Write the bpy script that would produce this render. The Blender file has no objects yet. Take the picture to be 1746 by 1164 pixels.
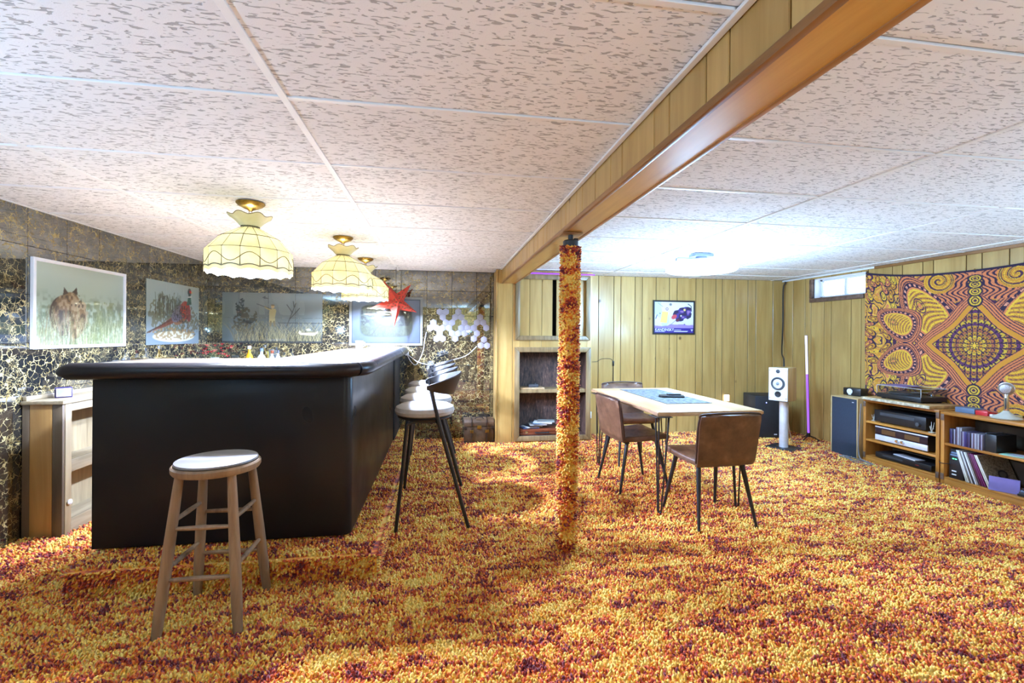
import bpy, bmesh, math, random
import numpy as np
from mathutils import Vector, Matrix
R_ = math.radians
PI = math.pi
random.seed(7)
rng = np.random.default_rng(7)
SC = bpy.context.scene
COL = SC.collection

# ------------------------------------------------------------------ camera
F, YAW, ROLL, CY, H = 780.95, .1546, .007, 571.42, 1.29
CE = H + .7826                       # ceiling height
XL, XR, YB, YF = -2.56, 4.72, 5.72, -1.9   # room walls
_cy, _sy, _cr, _sr = math.cos(YAW), math.sin(YAW), math.cos(ROLL), math.sin(ROLL)
_r, _u, _w = Vector((_cy, -_sy, 0)), Vector((0, 0, 1)), Vector((_sy, _cy, 0))
CR, CU = _r*_cr + _u*_sr, _u*_cr - _r*_sr
cam_d = bpy.data.cameras.new('camera')
cam_d.sensor_width = 36
cam_d.lens = F/1746*36
cam_d.shift_y = -(582-CY)/1746
cam_d.clip_start = .05
cam = bpy.data.objects.new('camera', cam_d)
COL.objects.link(cam)
cam.matrix_world = Matrix(((CR.x, CU.x, -_w.x, 0), (CR.y, CU.y, -_w.y, 0), (CR.z, CU.z, -_w.z, H), (0, 0, 0, 1)))
SC.camera = cam
def ray(x, y): return CR*((x-873)/F) + CU*((CY-y)/F) + _w
O = Vector((0, 0, H))
def onz(x, y, z=0): d = ray(x, y); return O + d*((z-H)/d.z)
def ony(x, y, Y): d = ray(x, y); return O + d*(Y/d.y)
def onx(x, y, X): d = ray(x, y); return O + d*(X/d.x)

# ------------------------------------------------------------------ world, exposure
SC.view_settings.view_transform = 'Standard'
SC.view_settings.look = 'None'
SC.view_settings.gamma = 1
SC.view_settings.use_curve_mapping = False
SC.view_settings.exposure = 0.5
wd = bpy.data.worlds.new('world'); SC.world = wd
wd.use_nodes = True
_bg = wd.node_tree.nodes['Background']
_bg.inputs[0].default_value = (.86, .93, 1, 1)
_bg.inputs[1].default_value = 4.0
PENDANT_W, FLUSH_W, FILL_TORCH_W = 250, 165, 160
COOL = (.535, 1.0, 1.62)          # lamps are cool white: the orange carpet warms everything it reflects onto

# ------------------------------------------------------------------ node helpers
class NT:
    def __init__(s, name):
        s.m = bpy.data.materials.new(name); s.m.use_nodes = True
        s.t = s.m.node_tree; s.n = s.t.nodes
        s.b = s.n['Principled BSDF']; s.out = s.n['Material Output']
    def node(s, typ, ins=None, **kw):
        n = s.n.new(typ)
        for k, v in kw.items(): setattr(n, k, v)
        for k, v in (ins or {}).items(): s.put(n.inputs[k], v)
        return n
    def put(s, sock, v):
        if isinstance(v, bpy.types.NodeSocket): s.t.links.new(v, sock)
        elif isinstance(v, bpy.types.Node): s.t.links.new(v.outputs[0], sock)
        else: sock.default_value = v
    def P(s, **kw):
        for k, v in kw.items():
            s.put(s.b.inputs[{'color': 'Base Color', 'rough': 'Roughness', 'metal': 'Metallic', 'ior': 'IOR', 'normal': 'Normal', 'coat': 'Coat Weight', 'alpha': 'Alpha',
                              'trans': 'Transmission Weight', 'sheen': 'Sheen Weight', 'emit': 'Emission Color', 'power': 'Emission Strength', 'coatr': 'Coat Roughness', 'sss': 'Subsurface Weight'}[k]], v)
    def obj(s): return s.node('ShaderNodeTexCoord').outputs['Object']
    def pos(s): return s.node('ShaderNodeNewGeometry').outputs['Position']
    def rnd(s): return s.node('ShaderNodeObjectInfo').outputs['Random']
    def vmul(s, a, v): return s.node('ShaderNodeVectorMath', {0: a, 1: v}, operation='MULTIPLY').outputs[0]
    def vadd(s, a, v): return s.node('ShaderNodeVectorMath', {0: a, 1: v}, operation='ADD').outputs[0]
    def math(s, op, a, b=0.0, c=None):
        d = {0: a, 1: b}
        if c is not None: d[2] = c
        return s.node('ShaderNodeMath', d, operation=op).outputs[0]
    def noise(s, vec, scale=1., detail=3., rough=.5, dist=0.):
        return s.node('ShaderNodeTexNoise', {'Vector': vec, 'Scale': scale, 'Detail': detail, 'Roughness': rough, 'Distortion': dist})
    def vor(s, vec, scale=1., feature='F1', rand=1.):
        return s.node('ShaderNodeTexVoronoi', {'Vector': vec, 'Scale': scale, 'Randomness': rand}, feature=feature)
    def ramp(s, fac, stops, interp='LINEAR'):
        n = s.node('ShaderNodeValToRGB', {0: fac}); cr = n.color_ramp; cr.interpolation = interp
        while len(cr.elements) > 1: cr.elements.remove(cr.elements[-1])
        for i, (p, c) in enumerate(stops):
            e = cr.elements[0] if i == 0 else cr.elements.new(p)
            e.position = p
            c = c if isinstance(c, tuple) else (c, c, c)
            e.color = (*c, 1)
        return n.outputs[0]
    def mix(s, fac, a, b, mode='MIX'):
        n = s.node('ShaderNodeMix', data_type='RGBA', blend_type=mode)
        s.put(n.inputs[0], fac); s.put(n.inputs[6], a if not isinstance(a, tuple) else (*a, 1)[:4]); s.put(n.inputs[7], b if not isinstance(b, tuple) else (*b, 1)[:4])
        return n.outputs[2]
    def bump(s, h, strength=.3, dist=.01):
        return s.node('ShaderNodeBump', {'Height': h, 'Strength': strength, 'Distance': dist}).outputs[0]

def lin(r, g, b):
    f = lambda c: (c/255/12.92) if c/255 <= .04045 else ((c/255+.055)/1.055)**2.4
    return (f(r), f(g), f(b))

def plain(name, c, rough=.5, metal=0., var=.12, scale=14, bump=0., **kw):
    t = NT(name)
    nz = t.noise(t.obj(), scale, 4, .6)
    k = t.ramp(nz.outputs[0], [(.3, 1-var), (.7, 1+var*.6)])
    t.P(color=t.mix(1., (*c, 1), k, 'MULTIPLY'), rough=rough, metal=metal, **kw)
    if bump: t.P(normal=t.bump(t.noise(t.obj(), scale*12, 3).outputs[0], bump, .003))
    return t.m

def wood(name, dark, light, axis='z', freq=9., rough=.4, knots=0., knotc=(.12, .06, .02), random_off=True, coat=0., stain=None):
    t = NT(name)
    v = t.obj()
    if random_off:
        v = t.vadd(v, t.vmul(t.node('ShaderNodeCombineXYZ', {0: t.rnd(), 1: t.rnd(), 2: t.rnd()}).outputs[0], (13., 17., 29.)))
    st = {'x': (.08, 1, 1), 'y': (1, .08, 1), 'z': (1, 1, .08)}[axis]
    g = t.noise(t.vmul(v, st), freq*2.2, 5, .6, .6)
    big = t.noise(t.vmul(v, tuple(.35 if q < 1 else 1. for q in st)), freq*.35, 3, .55, .4)
    f = t.math('MULTIPLY_ADD', g.outputs[0], .55, t.math('MULTIPLY', big.outputs[0], .45))
    c = t.ramp(f, [(.36, dark), (.64, light)])
    if knots:
        kv = t.vor(t.vmul(v, tuple(.8 if q < 1 else 1. for q in st)), knots)
        kk = t.ramp(kv.outputs[0], [(.03, 1.), (.085, 0.)])
        c = t.mix(kk, c, (*knotc, 1))
    if stain:
        sn = t.noise(t.vmul(v, tuple(.3 if q < 1 else 1. for q in st)), 6., 3, .6, 1.2)
        c = t.mix(t.ramp(sn.outputs[0], [(.52, 0.), (.62, .9)]), c, (*stain, 1))
    r = t.rnd()
    c = t.mix(1., c, t.ramp(r, [(0., .90), (1., 1.06)]), 'MULTIPLY')
    t.P(color=c, rough=rough, normal=t.bump(g.outputs[0], .12, .003))
    if coat: t.P(coat=coat, coatr=.15)
    return t.m

M = {}
# --- carpet: space-dyed yellow, orange, rust and maroon yarn
def carpet_mat():
    t = NT('shag_carpet')
    p = t.pos()
    n1 = t.noise(t.vmul(p, (5.5, 13., 12.)), 1., 3., .62, .5)
    n2 = t.noise(t.vmul(p, (22., 50., 44.)), 1., 2., .6)
    n3 = t.noise(p, 1.6, 2., .5)
    a = t.node('ShaderNodeAttribute', attribute_name='tuft').outputs['Fac']
    f = t.math('MULTIPLY_ADD', n1.outputs[0], .72, t.math('MULTIPLY', n2.outputs[0], .28))
    f = t.math('ADD', f, t.math('MULTIPLY', a, .10))
    f = t.math('ADD', f, t.math('MULTIPLY_ADD', n3.outputs[0], .10, -.05))
    c = t.ramp(f, [(.355, lin(112, 24, 38)), (.405, lin(164, 44, 32)), (.445, lin(222, 86, 30)), (.483, lin(242, 130, 34)), (.525, lin(250, 182, 48)), (.60, lin(255, 214, 104))])
    t.P(color=c, rough=.9, sheen=.25)
    return t.m
M['carpet'] = carpet_mat()

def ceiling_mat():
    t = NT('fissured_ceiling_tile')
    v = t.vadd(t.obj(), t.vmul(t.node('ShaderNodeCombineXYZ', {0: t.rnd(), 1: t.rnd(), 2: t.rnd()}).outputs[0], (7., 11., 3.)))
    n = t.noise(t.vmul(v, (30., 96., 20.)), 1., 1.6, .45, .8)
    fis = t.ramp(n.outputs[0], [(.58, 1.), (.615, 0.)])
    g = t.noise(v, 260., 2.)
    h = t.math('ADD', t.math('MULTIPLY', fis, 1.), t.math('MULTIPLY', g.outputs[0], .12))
    c = t.mix(fis, (.46, .45, .44, 1), (.86, .85, .84, 1))  # shade inside the fissures is painted in as a darker grey
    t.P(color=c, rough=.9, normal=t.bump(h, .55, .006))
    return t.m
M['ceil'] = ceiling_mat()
M['tbar'] = plain('white_enamel', (.86, .85, .83), .45, var=.04)
M['panel'] = wood('ochre_wood_panelling', lin(172, 134, 70), lin(204, 168, 102), 'z', 7., .34, knots=3.3, knotc=lin(104, 72, 38), coat=.25)
M['panel_x'] = wood('ochre_wood_panelling_flat', lin(172, 118, 46), lin(206, 156, 76), 'y', 7., .3, coat=.3)
M['groove'] = plain('dark_groove', lin(58, 44, 24), .8)
M['trimwood'] = wood('golden_wood_trim', lin(140, 104, 50), lin(196, 158, 92), 'z', 9., .35)
M['trimx'] = wood('golden_wood_trim_long', lin(132, 88, 44), lin(176, 126, 74), 'y', 9., .4)
M['greytrim'] = wood('greyed_wood_moulding', lin(104, 82, 50), lin(160, 134, 92), 'z', 12., .4)
M['darktrim'] = wood('brown_window_trim', lin(70, 50, 40), lin(128, 100, 84), 'y', 12., .4)

def marble_mat():
    t = NT('smoked_mirror_tile')
    v = t.vadd(t.obj(), t.vmul(t.node('ShaderNodeCombineXYZ', {0: t.rnd(), 1: t.rnd(), 2: t.rnd()}).outputs[0], (31., 17., 23.)))
    w1 = t.noise(v, 22., 3., .6)
    vv = t.vadd(v, t.vmul(t.vadd(w1.outputs['Color'], (-.5, -.5, -.5)), (.055, .055, .055)))
    e = t.vor(vv, 24., 'DISTANCE_TO_EDGE')
    e2 = t.vor(t.vadd(vv, (3.3, 1.7, 5.1)), 52., 'DISTANCE_TO_EDGE')
    brk = t.noise(v, 16., 2.)
    th = t.ramp(brk.outputs[0], [(.38, .002), (.66, .064)])
    m1 = t.math('LESS_THAN', e.outputs[0], th)
    m2 = t.math('LESS_THAN', e2.outputs[0], t.math('MULTIPLY', t.ramp(t.noise(v, 11., 2.).outputs[0], [(.52, 0.), (.74, 1.)]), .075))
    vein = t.math('MAXIMUM', m1, m2)
    gold = t.ramp(t.noise(v, 30., 2.).outputs[0], [(.35, lin(112, 92, 42)), (.65, lin(182, 164, 108))])
    base = t.ramp(t.noise(v, 9., 2.).outputs[0], [(.3, (.19, .195, .19)), (.7, (.32, .33, .31))])
    t.P(color=t.mix(vein, base, gold), metal=t.math('MULTIPLY_ADD', vein, -.95, .95), rough=t.math('MULTIPLY_ADD', vein, .4, .025))
    return t.m
M['marble'] = marble_mat()
M['grout'] = plain('black_backing', (.012, .012, .012), .6)

def vinyl_mat():
    t = NT('black_vinyl')
    n = t.noise(t.obj(), 2.2, 3., .5)
    f = t.noise(t.obj(), 240., 2.)
    h = t.math('MULTIPLY_ADD', n.outputs[0], 1., t.math('MULTIPLY', f.outputs[0], .02))
    t.P(color=(.012, .011, .013, 1), rough=t.ramp(n.outputs[0], [(.3, .26), (.7, .38)]), normal=t.bump(h, .25, .03), ior=1.36)
    return t.m
M['vinyl'] = vinyl_mat()
M['blackmetal'] = plain('black_metal', (.014, .014, .016), .38, 0., ior=1.5)
M['blackplastic'] = plain('black_plastic', (.013, .013, .015), .35)
M['mattblack'] = plain('matt_black_board', (.008, .008, .01), .6)
M['darkgrey'] = plain('dark_grey_plastic', (.05, .052, .058), .5)
M['laminate'] = wood('bar_top_laminate', lin(128, 106, 82), lin(160, 138, 110), 'y', 8., .22)
M['stoolwood'] = wood('weathered_stool_wood', lin(104, 78, 54), lin(162, 130, 98), 'z', 10., .55)
M['seatwood'] = wood('worn_stool_seat', lin(112, 104, 100), lin(164, 156, 152), 'x', 6., .4)
def leather():
    t = NT('brown_leather')
    n = t.noise(t.obj(), 9., 4., .6)
    w = t.noise(t.obj(), 30., 3., .6)
    c = t.ramp(n.outputs[0], [(.3, lin(74, 48, 34)), (.55, lin(104, 72, 52)), (.75, lin(132, 98, 74))])
    t.P(color=c, rough=t.ramp(w.outputs[0], [(.3, .34), (.7, .5)]), normal=t.bump(t.noise(t.obj(), 180., 3.).outputs[0], .12, .002))
    return t.m
M['leather'] = leather()
M['leatherdark'] = plain('brown_leather_piping', lin(58, 36, 28), .4)
M['cushion'] = plain('pale_grey_fabric', lin(182, 178, 174), .85, var=.12, scale=30, bump=.25)
M['tabletop'] = wood('pale_oak_table_top', lin(178, 136, 90), lin(212, 178, 134), 'y', 6., .32)
M['tableedge'] = wood('live_edge_bark', lin(120, 84, 56), lin(190, 150, 108), 'y', 16., .6)
M['oak'] = wood('orange_oak_shelf', lin(148, 88, 30), lin(202, 138, 62), 'x', 8., .38)
M['oakv'] = wood('orange_oak_upright', lin(148, 88, 30), lin(202, 138, 62), 'z', 8., .38)
M['oakpale'] = wood('pale_speaker_veneer', lin(176, 142, 92), lin(214, 184, 132), 'z', 8., .4)
M['slab'] = wood('rough_slab', lin(140, 100, 58), lin(196, 156, 104), 'x', 8., .45)
M['bark'] = plain('pale_bark_edge', lin(196, 180, 150), .8, var=.5, scale=40)
M['rustic'] = wood('rustic_cabinet_board', lin(136, 98, 46), lin(178, 138, 78), 'z', 5., .5, knots=5., knotc=lin(60, 38, 22))
M['rusticdark'] = wood('dark_cabinet_board', lin(70, 58, 44), lin(112, 94, 70), 'z', 6., .5)
M['rusticpale'] = wood('bleached_cabinet_board', lin(118, 100, 70), lin(166, 148, 112), 'z', 9., .5, knots=2.)
M['rusticpaley'] = wood('bleached_cabinet_rail', lin(122, 106, 76), lin(174, 158, 126), 'y', 9., .5)
M['brass'] = plain('aged_brass', lin(150, 118, 50), .35, .85, var=.35, scale=50)
M['came'] = plain('bronze_came', lin(104, 88, 44), .45, .3)
M['frameg'] = plain('grey_picture_frame', lin(112, 112, 104), .4)
M['white'] = plain('white_plastic', (.82, .82, .84), .4, var=.03)
M['hex'] = plain('white_touch_panel', lin(156, 154, 166), .35, var=.02)
M['whitecord'] = plain('white_cord', (.85, .85, .87), .45)
M['blackcord'] = plain('black_cord', (.02, .02, .02), .5)
M['greycord'] = plain('grey_cord', (.2, .19, .2), .5)
M['chrome'] = plain('chrome', (.75, .75, .77), .16, 1.)
M['silver'] = plain('brushed_silver', (.74, .74, .78), .38, .35)
M['fixture'] = plain('grey_fixture_metal', lin(96, 100, 112), .4, .4)
M['steel'] = plain('steel_cap', (.05, .055, .06), .35, .6)
M['grille'] = plain('blue_grey_grille_cloth', lin(44, 52, 66), .9, var=.15, scale=60, bump=.3)
M['sub'] = plain('black_ash_veneer', lin(30, 32, 36), .55, var=.2, scale=30, bump=.2)
def emis(name, c, s):
    t = NT(name); t.P(color=(*c, 1), emit=(*c, 1), power=s, rough=.5); return t.m
M['lamp'] = emis('lamp_diffuser', (.66, .95, 1.35), 4.5)
M['bulb'] = emis('bulb', (1, .92, .75), 60.)
M['purple'] = emis('violet_led', (.20, .03, .95), 1.5)
M['purpletube'] = emis('violet_tube', (.30, .10, .80), .85)
M['whitetube'] = emis('white_tube', (.80, .74, 1.), .75)
M['bluedot'] = emis('blue_led', (.2, .25, 1.), 8.)
M['greendot'] = emis('green_led', (.1, 1., .35), 3.)
M['night'] = emis('night_light', (1, .93, .82), 4.)
def shade_glass():
    t = NT('cream_slag_glass')
    n = t.noise(t.obj(), 9., 3., .6)
    c = t.ramp(n.outputs[0], [(.3, lin(222, 208, 150)), (.7, lin(236, 226, 184))])
    t.P(color=c, rough=.3)
    tr = t.node('ShaderNodeBsdfTranslucent', {'Color': c})
    mx = t.node('ShaderNodeMixShader', {0: .08, 1: t.b.outputs[0], 2: tr.outputs[0]})
    t.t.links.new(mx.outputs[0], t.out.inputs[0])
    return t.m
M['shade'] = shade_glass()
def glass(name, c, rough=.02, alpha=.25, ior=1.45):
    t = NT(name); t.P(color=(*c, 1), rough=rough, ior=ior, alpha=alpha); return t.m
M['cover'] = glass('smoky_acrylic', (.06, .05, .045), .04, .16)
M['glassclear'] = glass('clear_glass', (.82, .86, .86), .03, .42)
M['glassamber'] = plain('amber_liquor', lin(196, 150, 30), .1, var=.1)
M['yellowlabel'] = plain('yellow_label', lin(232, 204, 40), .5)
M['whitelabel'] = plain('white_label', (.8, .8, .8), .5)
M['red'] = plain('red_petals', lin(176, 40, 44), .7)
M['rose'] = plain('pink_petals', lin(206, 110, 100), .7)
M['leaf'] = plain('green_leaf', lin(60, 84, 40), .7)
def window_glass():
    t = NT('leaded_obscure_glass')
    v = t.obj()
    sep = t.node('ShaderNodeSeparateXYZ', {0: v})
    def ring(cx, cz, per=.17):
        a = t.math('SUBTRACT', t.math('FRACT', t.math('ADD', t.math('DIVIDE', sep.outputs[0], per), cx)), .5)
        b = t.math('SUBTRACT', t.math('FRACT', t.math('ADD', t.math('DIVIDE', sep.outputs[2], per), cz)), .5)
        d = t.math('SQRT', t.math('ADD', t.math('MULTIPLY', a, a), t.math('MULTIPLY', b, b)))
        return t.math('LESS_THAN', t.math('ABSOLUTE', t.math('SUBTRACT', d, .46)), .02)
    l = t.math('MAXIMUM', ring(0., 0.), ring(.5, .5))
    c = t.mix(l, (.93, .96, 1., 1), (.42, .47, .55, 1))
    t.P(color=c, rough=.2)
    tr = t.node('ShaderNodeBsdfTranslucent', {'Color': c})
    mx = t.node('ShaderNodeMixShader', {0: .85, 1: t.b.outputs[0], 2: tr.outputs[0]})
    t.t.links.new(mx.outputs[0], t.out.inputs[0])
    return t.m
M['window'] = window_glass()
def print_mat(name, ior=1.5, rough=.5, coat=0.):
    t = NT(name)
    a = t.node('ShaderNodeAttribute', attribute_name='Col')
    t.P(color=a.outputs['Color'], rough=rough, ior=ior)
    if coat: t.P(coat=coat, coatr=.02); t.b.inputs['Coat IOR'].default_value = 1.6
    return t.m
M['print'] = print_mat('printed_paper', 1.5, .5)
M['mirrorprint'] = print_mat('printed_mirror_tile', 1.6, .25, 1.)
M['glazedprint'] = print_mat('glazed_print', 1.5, .3, .9)
def cloth_print():
    t = NT('printed_tapestry_cloth')
    a = t.node('ShaderNodeAttribute', attribute_name='Col')
    t.P(color=a.outputs['Color'], rough=.85, sheen=.1, normal=t.bump(t.noise(t.obj(), 300., 2.).outputs[0], .15, .002))
    return t.m
M['tapestry'] = cloth_print()
def runner_mat():
    t = NT('grey_woven_runner')
    n = t.noise(t.obj(), 26., 4., .7)
    c = t.ramp(n.outputs[0], [(.35, lin(52, 52, 54)), (.5, lin(88, 88, 86)), (.62, lin(126, 124, 118))])
    g = t.noise(t.obj(), 7., 2.)
    c = t.mix(t.ramp(g.outputs[0], [(.58, 0.), (.7, .45)]), c, (*lin(120, 90, 84), 1))
    t.P(color=c, rough=.9, normal=t.bump(t.noise(t.obj(), 260., 2.).outputs[0], .3, .002))
    return t.m
M['runner'] = runner_mat()
def star_mat():
    t = NT('cut_red_paper')
    v = t.vor(t.obj(), 34.)
    k = t.ramp(v.outputs[0], [(.36, 1.), (.42, 0.)])
    n = t.ramp(t.noise(t.obj(), 9., 1.).outputs[0], [(.42, 0.), (.5, 1.)])
    c = t.mix(t.math('MULTIPLY', k, n), (*lin(204, 72, 52), 1), (*lin(120, 74, 50), 1))
    t.P(color=c, rough=.7)
    tr = t.node('ShaderNodeBsdfTranslucent', {'Color': c})
    mx = t.node('ShaderNodeMixShader', {0: .35, 1: t.b.outputs[0], 2: tr.outputs[0]})
    t.t.links.new(mx.outputs[0], t.out.inputs[0])
    return t.m
M['star'] = star_mat()
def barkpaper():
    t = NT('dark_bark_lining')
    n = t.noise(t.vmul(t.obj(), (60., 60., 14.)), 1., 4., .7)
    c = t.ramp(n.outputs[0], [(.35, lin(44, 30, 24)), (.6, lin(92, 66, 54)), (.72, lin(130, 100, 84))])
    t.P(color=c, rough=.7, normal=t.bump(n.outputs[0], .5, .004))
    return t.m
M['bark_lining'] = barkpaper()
M['trunk'] = plain('brown_trunk_leather', lin(84, 62, 42), .5, var=.4, scale=22)
M['trunkdark'] = plain('dark_trunk_leather', lin(40, 28, 22), .45)
M['briefcase'] = plain('chestnut_case', lin(128, 62, 34), .4, var=.2)
M['silvermesh'] = plain('silver_mesh', (.55, .55, .56), .35, .8, var=.4, scale=200)
M['greystone'] = plain('cream_enamel_base', lin(190, 186, 172), .4)
M['bluegrey'] = plain('blue_grey_box', lin(92, 108, 130), .5)
M['redglass'] = plain('red_panel', lin(200, 40, 46), .35)
M['purplebox'] = plain('lilac_card', lin(112, 96, 150), .5)
M['mint'] = plain('mint_disc_case', lin(150, 206, 176), .3)
M['paper'] = plain('white_paper', lin(226, 226, 224), .7)
M['speakerwhite'] = plain('pearl_white_lacquer', lin(226, 226, 232), .3, var=.03)
M['speakergrey'] = plain('grey_cone', lin(120, 126, 134), .4)

# ------------------------------------------------------------------ mesh helpers
class MB:
    def __init__(s): s.bm = bmesh.new(); s.col = None
    def v(s, p): return s.bm.verts.new(p)
    def box(s, c, d, rot=None):
        m = Matrix.LocRotScale(Vector(c), rot.to_quaternion() if rot else None, Vector(d))
        bmesh.ops.create_cube(s.bm, size=1., matrix=m); return s
    def bb(s, x0, x1, y0, y1, z0, z1): return s.box(((x0+x1)/2, (y0+y1)/2, (z0+z1)/2), (abs(x1-x0), abs(y1-y0), abs(z1-z0)))
    def face(s, pts):
        try: s.bm.faces.new([s.v(p) for p in pts])
        except ValueError: pass
        return s
    def loft(s, rings, closed=True, cap=True):
        vs = [[s.v(p) for p in r] for r in rings]
        n = len(vs[0])
        for a, b in zip(vs[:-1], vs[1:]):
            for i in range(n if closed else n-1):
                j = (i+1) % n
                s.bm.faces.new((a[i], a[j], b[j], b[i]))
        if cap and closed:
            s.bm.faces.new(vs[0][::-1]); s.bm.faces.new(vs[-1])
        return s
    def lathe(s, prof, c=(0, 0, 0), seg=20, m=None, cap=True):
        rings = []
        for r, z in prof:
            ring = []
            for i in range(seg):
                a = 2*PI*i/seg; p = Vector((r*math.cos(a), r*math.sin(a), z))
                if m: p = m @ p
                ring.append(p+Vector(c))
            rings.append(ring)
        return s.loft(rings, True, cap)
    def tube(s, pts, r, seg=8, ell=None):
        pts = [Vector(p) for p in pts]
        rs = r if isinstance(r, (list, tuple)) else [r]*len(pts)
        rings = []; up = Vector((0, 0, 1)); prev = None
        for i, p in enumerate(pts):
            t = (pts[min(i+1, len(pts)-1)] - pts[max(i-1, 0)]).normalized()
            if prev is None:
                a = up if abs(t.dot(up)) < .95 else Vector((1, 0, 0))
                n = (a - t*a.dot(t)).normalized()
            else:
                n = (prev - t*prev.dot(t)).normalized()
            prev = n; b = t.cross(n)
            e = ell or (1, 1)
            rings.append([p + (n*math.cos(2*PI*k/seg)*e[0] + b*math.sin(2*PI*k/seg)*e[1])*rs[i] for k in range(seg)])
        return s.loft(rings)
    def prism(s, poly, z0, z1, m=None):
        f = (lambda p: m @ Vector(p)) if m else Vector
        return s.loft([[f((x, y, z0)) for x, y in poly], [f((x, y, z1)) for x, y in poly]])
    def sheet(s, G, th):
        G = [[Vector(p) for p in r] for r in G]; ns, nt = len(G), len(G[0])
        A, B = [], []
        for i in range(ns):
            ra, rb = [], []
            for j in range(nt):
                du = G[min(i+1, ns-1)][j] - G[max(i-1, 0)][j]; dv = G[i][min(j+1, nt-1)] - G[i][max(j-1, 0)]
                n = du.cross(dv)
                n = n.normalized() if n.length > 1e-9 else Vector((0, 0, 1))
                t = th(i, j) if callable(th) else th
                ra.append(s.v(G[i][j]+n*t/2)); rb.append(s.v(G[i][j]-n*t/2))
            A.append(ra); B.append(rb)
        f = s.bm.faces.new
        for i in range(ns-1):
            for j in range(nt-1):
                f((A[i][j], A[i][j+1], A[i+1][j+1], A[i+1][j])); f((B[i][j], B[i+1][j], B[i+1][j+1], B[i][j+1]))
        for j in range(nt-1):
            f((A[0][j], B[0][j], B[0][j+1], A[0][j+1])); f((A[-1][j], A[-1][j+1], B[-1][j+1], B[-1][j]))
        for i in range(ns-1):
            f((A[i][0], A[i+1][0], B[i+1][0], B[i][0])); f((A[i][-1], B[i][-1], B[i+1][-1], A[i+1][-1]))
        return s
    def mesh(s, name, mat, smooth=35, bevel=0., seg=2):
        bmesh.ops.recalc_face_normals(s.bm, faces=s.bm.faces)
        if bevel:
            es = [e for e in s.bm.edges if len(e.link_faces) == 2 and e.calc_face_angle(0) > R_(30)]
            bmesh.ops.bevel(s.bm, geom=es, offset=bevel, segments=seg, profile=.5, affect='EDGES', clamp_overlap=True)
        me = bpy.data.meshes.new(name); s.bm.to_mesh(me); s.bm.free()
        me.materials.append(M[mat] if isinstance(mat, str) else mat)
        if smooth:
            me.polygons.foreach_set('use_smooth', [True]*len(me.polygons))
            me.set_sharp_from_angle(angle=R_(smooth))
        return me
    def build(s, name, mat, parent=None, loc=None, rot=None, **kw):
        return link(name, s.mesh(name, mat, **kw), parent, loc, rot)

def link(name, me, parent=None, loc=None, rot=None):
    o = bpy.data.objects.new(name, me); COL.objects.link(o)
    if parent: o.parent = parent
    if loc is not None: o.location = loc
    if rot is not None: o.rotation_euler = rot
    return o
def tag(o, label=None, cat=None, group=None, kind=None):
    if label: o['label'] = label
    if cat: o['category'] = cat
    if group: o['group'] = group
    if kind: o['kind'] = kind
    return o
def thing(name, label, cat, loc=(0, 0, 0), rz=0., group=None):
    o = bpy.data.objects.new(name, None); COL.objects.link(o)
    o.empty_display_size = .05
    o.location = loc; o.rotation_euler = (0, 0, rz)
    return tag(o, label, cat, group)
def struct(o, label=None): return tag(o, label, None, None, 'structure')
def copy_tree(o, parent=None):
    c = o.copy(); COL.objects.link(c); c.parent = parent
    for ch in list(o.children): copy_tree(ch, c)
    return c
def bez(pts, n=8):
    """Catmull-Rom through pts"""
    P = [Vector(p) for p in pts]; out = []
    for i in range(len(P)-1):
        p0, p1, p2, p3 = P[max(i-1, 0)], P[i], P[i+1], P[min(i+2, len(P)-1)]
        for k in range(n):
            t = k/n
            out.append(.5*((2*p1)+(p2-p0)*t+(2*p0-5*p1+4*p2-p3)*t*t+(3*p1-p0-3*p2+p3)*t**3))
    out.append(P[-1]); return out
def box_mesh(name, d, mat, bevel=0.): return MB().box((0, 0, 0), d).mesh(name, mat, bevel=bevel, seg=1)
def arr_mesh(name, V, Fc, mat, col=None, attr=None):
    me = bpy.data.meshes.new(name)
    V = np.asarray(V, np.float32); Fc = np.asarray(Fc, np.int32); k = Fc.shape[1]
    me.vertices.add(len(V)); me.vertices.foreach_set('co', V.ravel())
    me.loops.add(Fc.size); me.loops.foreach_set('vertex_index', Fc.ravel())
    me.polygons.add(len(Fc)); me.polygons.foreach_set('loop_start', np.arange(len(Fc), dtype=np.int32)*k)
    me.polygons.foreach_set('use_smooth', np.ones(len(Fc), bool))
    if col is not None:
        a = me.color_attributes.new('Col', 'FLOAT_COLOR', 'POINT')
        a.data.foreach_set('color', np.concatenate([col, np.ones((len(col), 1))], 1).astype(np.float32).ravel())
    if attr is not None:
        a = me.attributes.new('tuft', 'FLOAT', 'POINT'); a.data.foreach_set('value', attr.astype(np.float32))
    me.update(); me.validate()
    me.materials.append(M[mat]); return me

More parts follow.
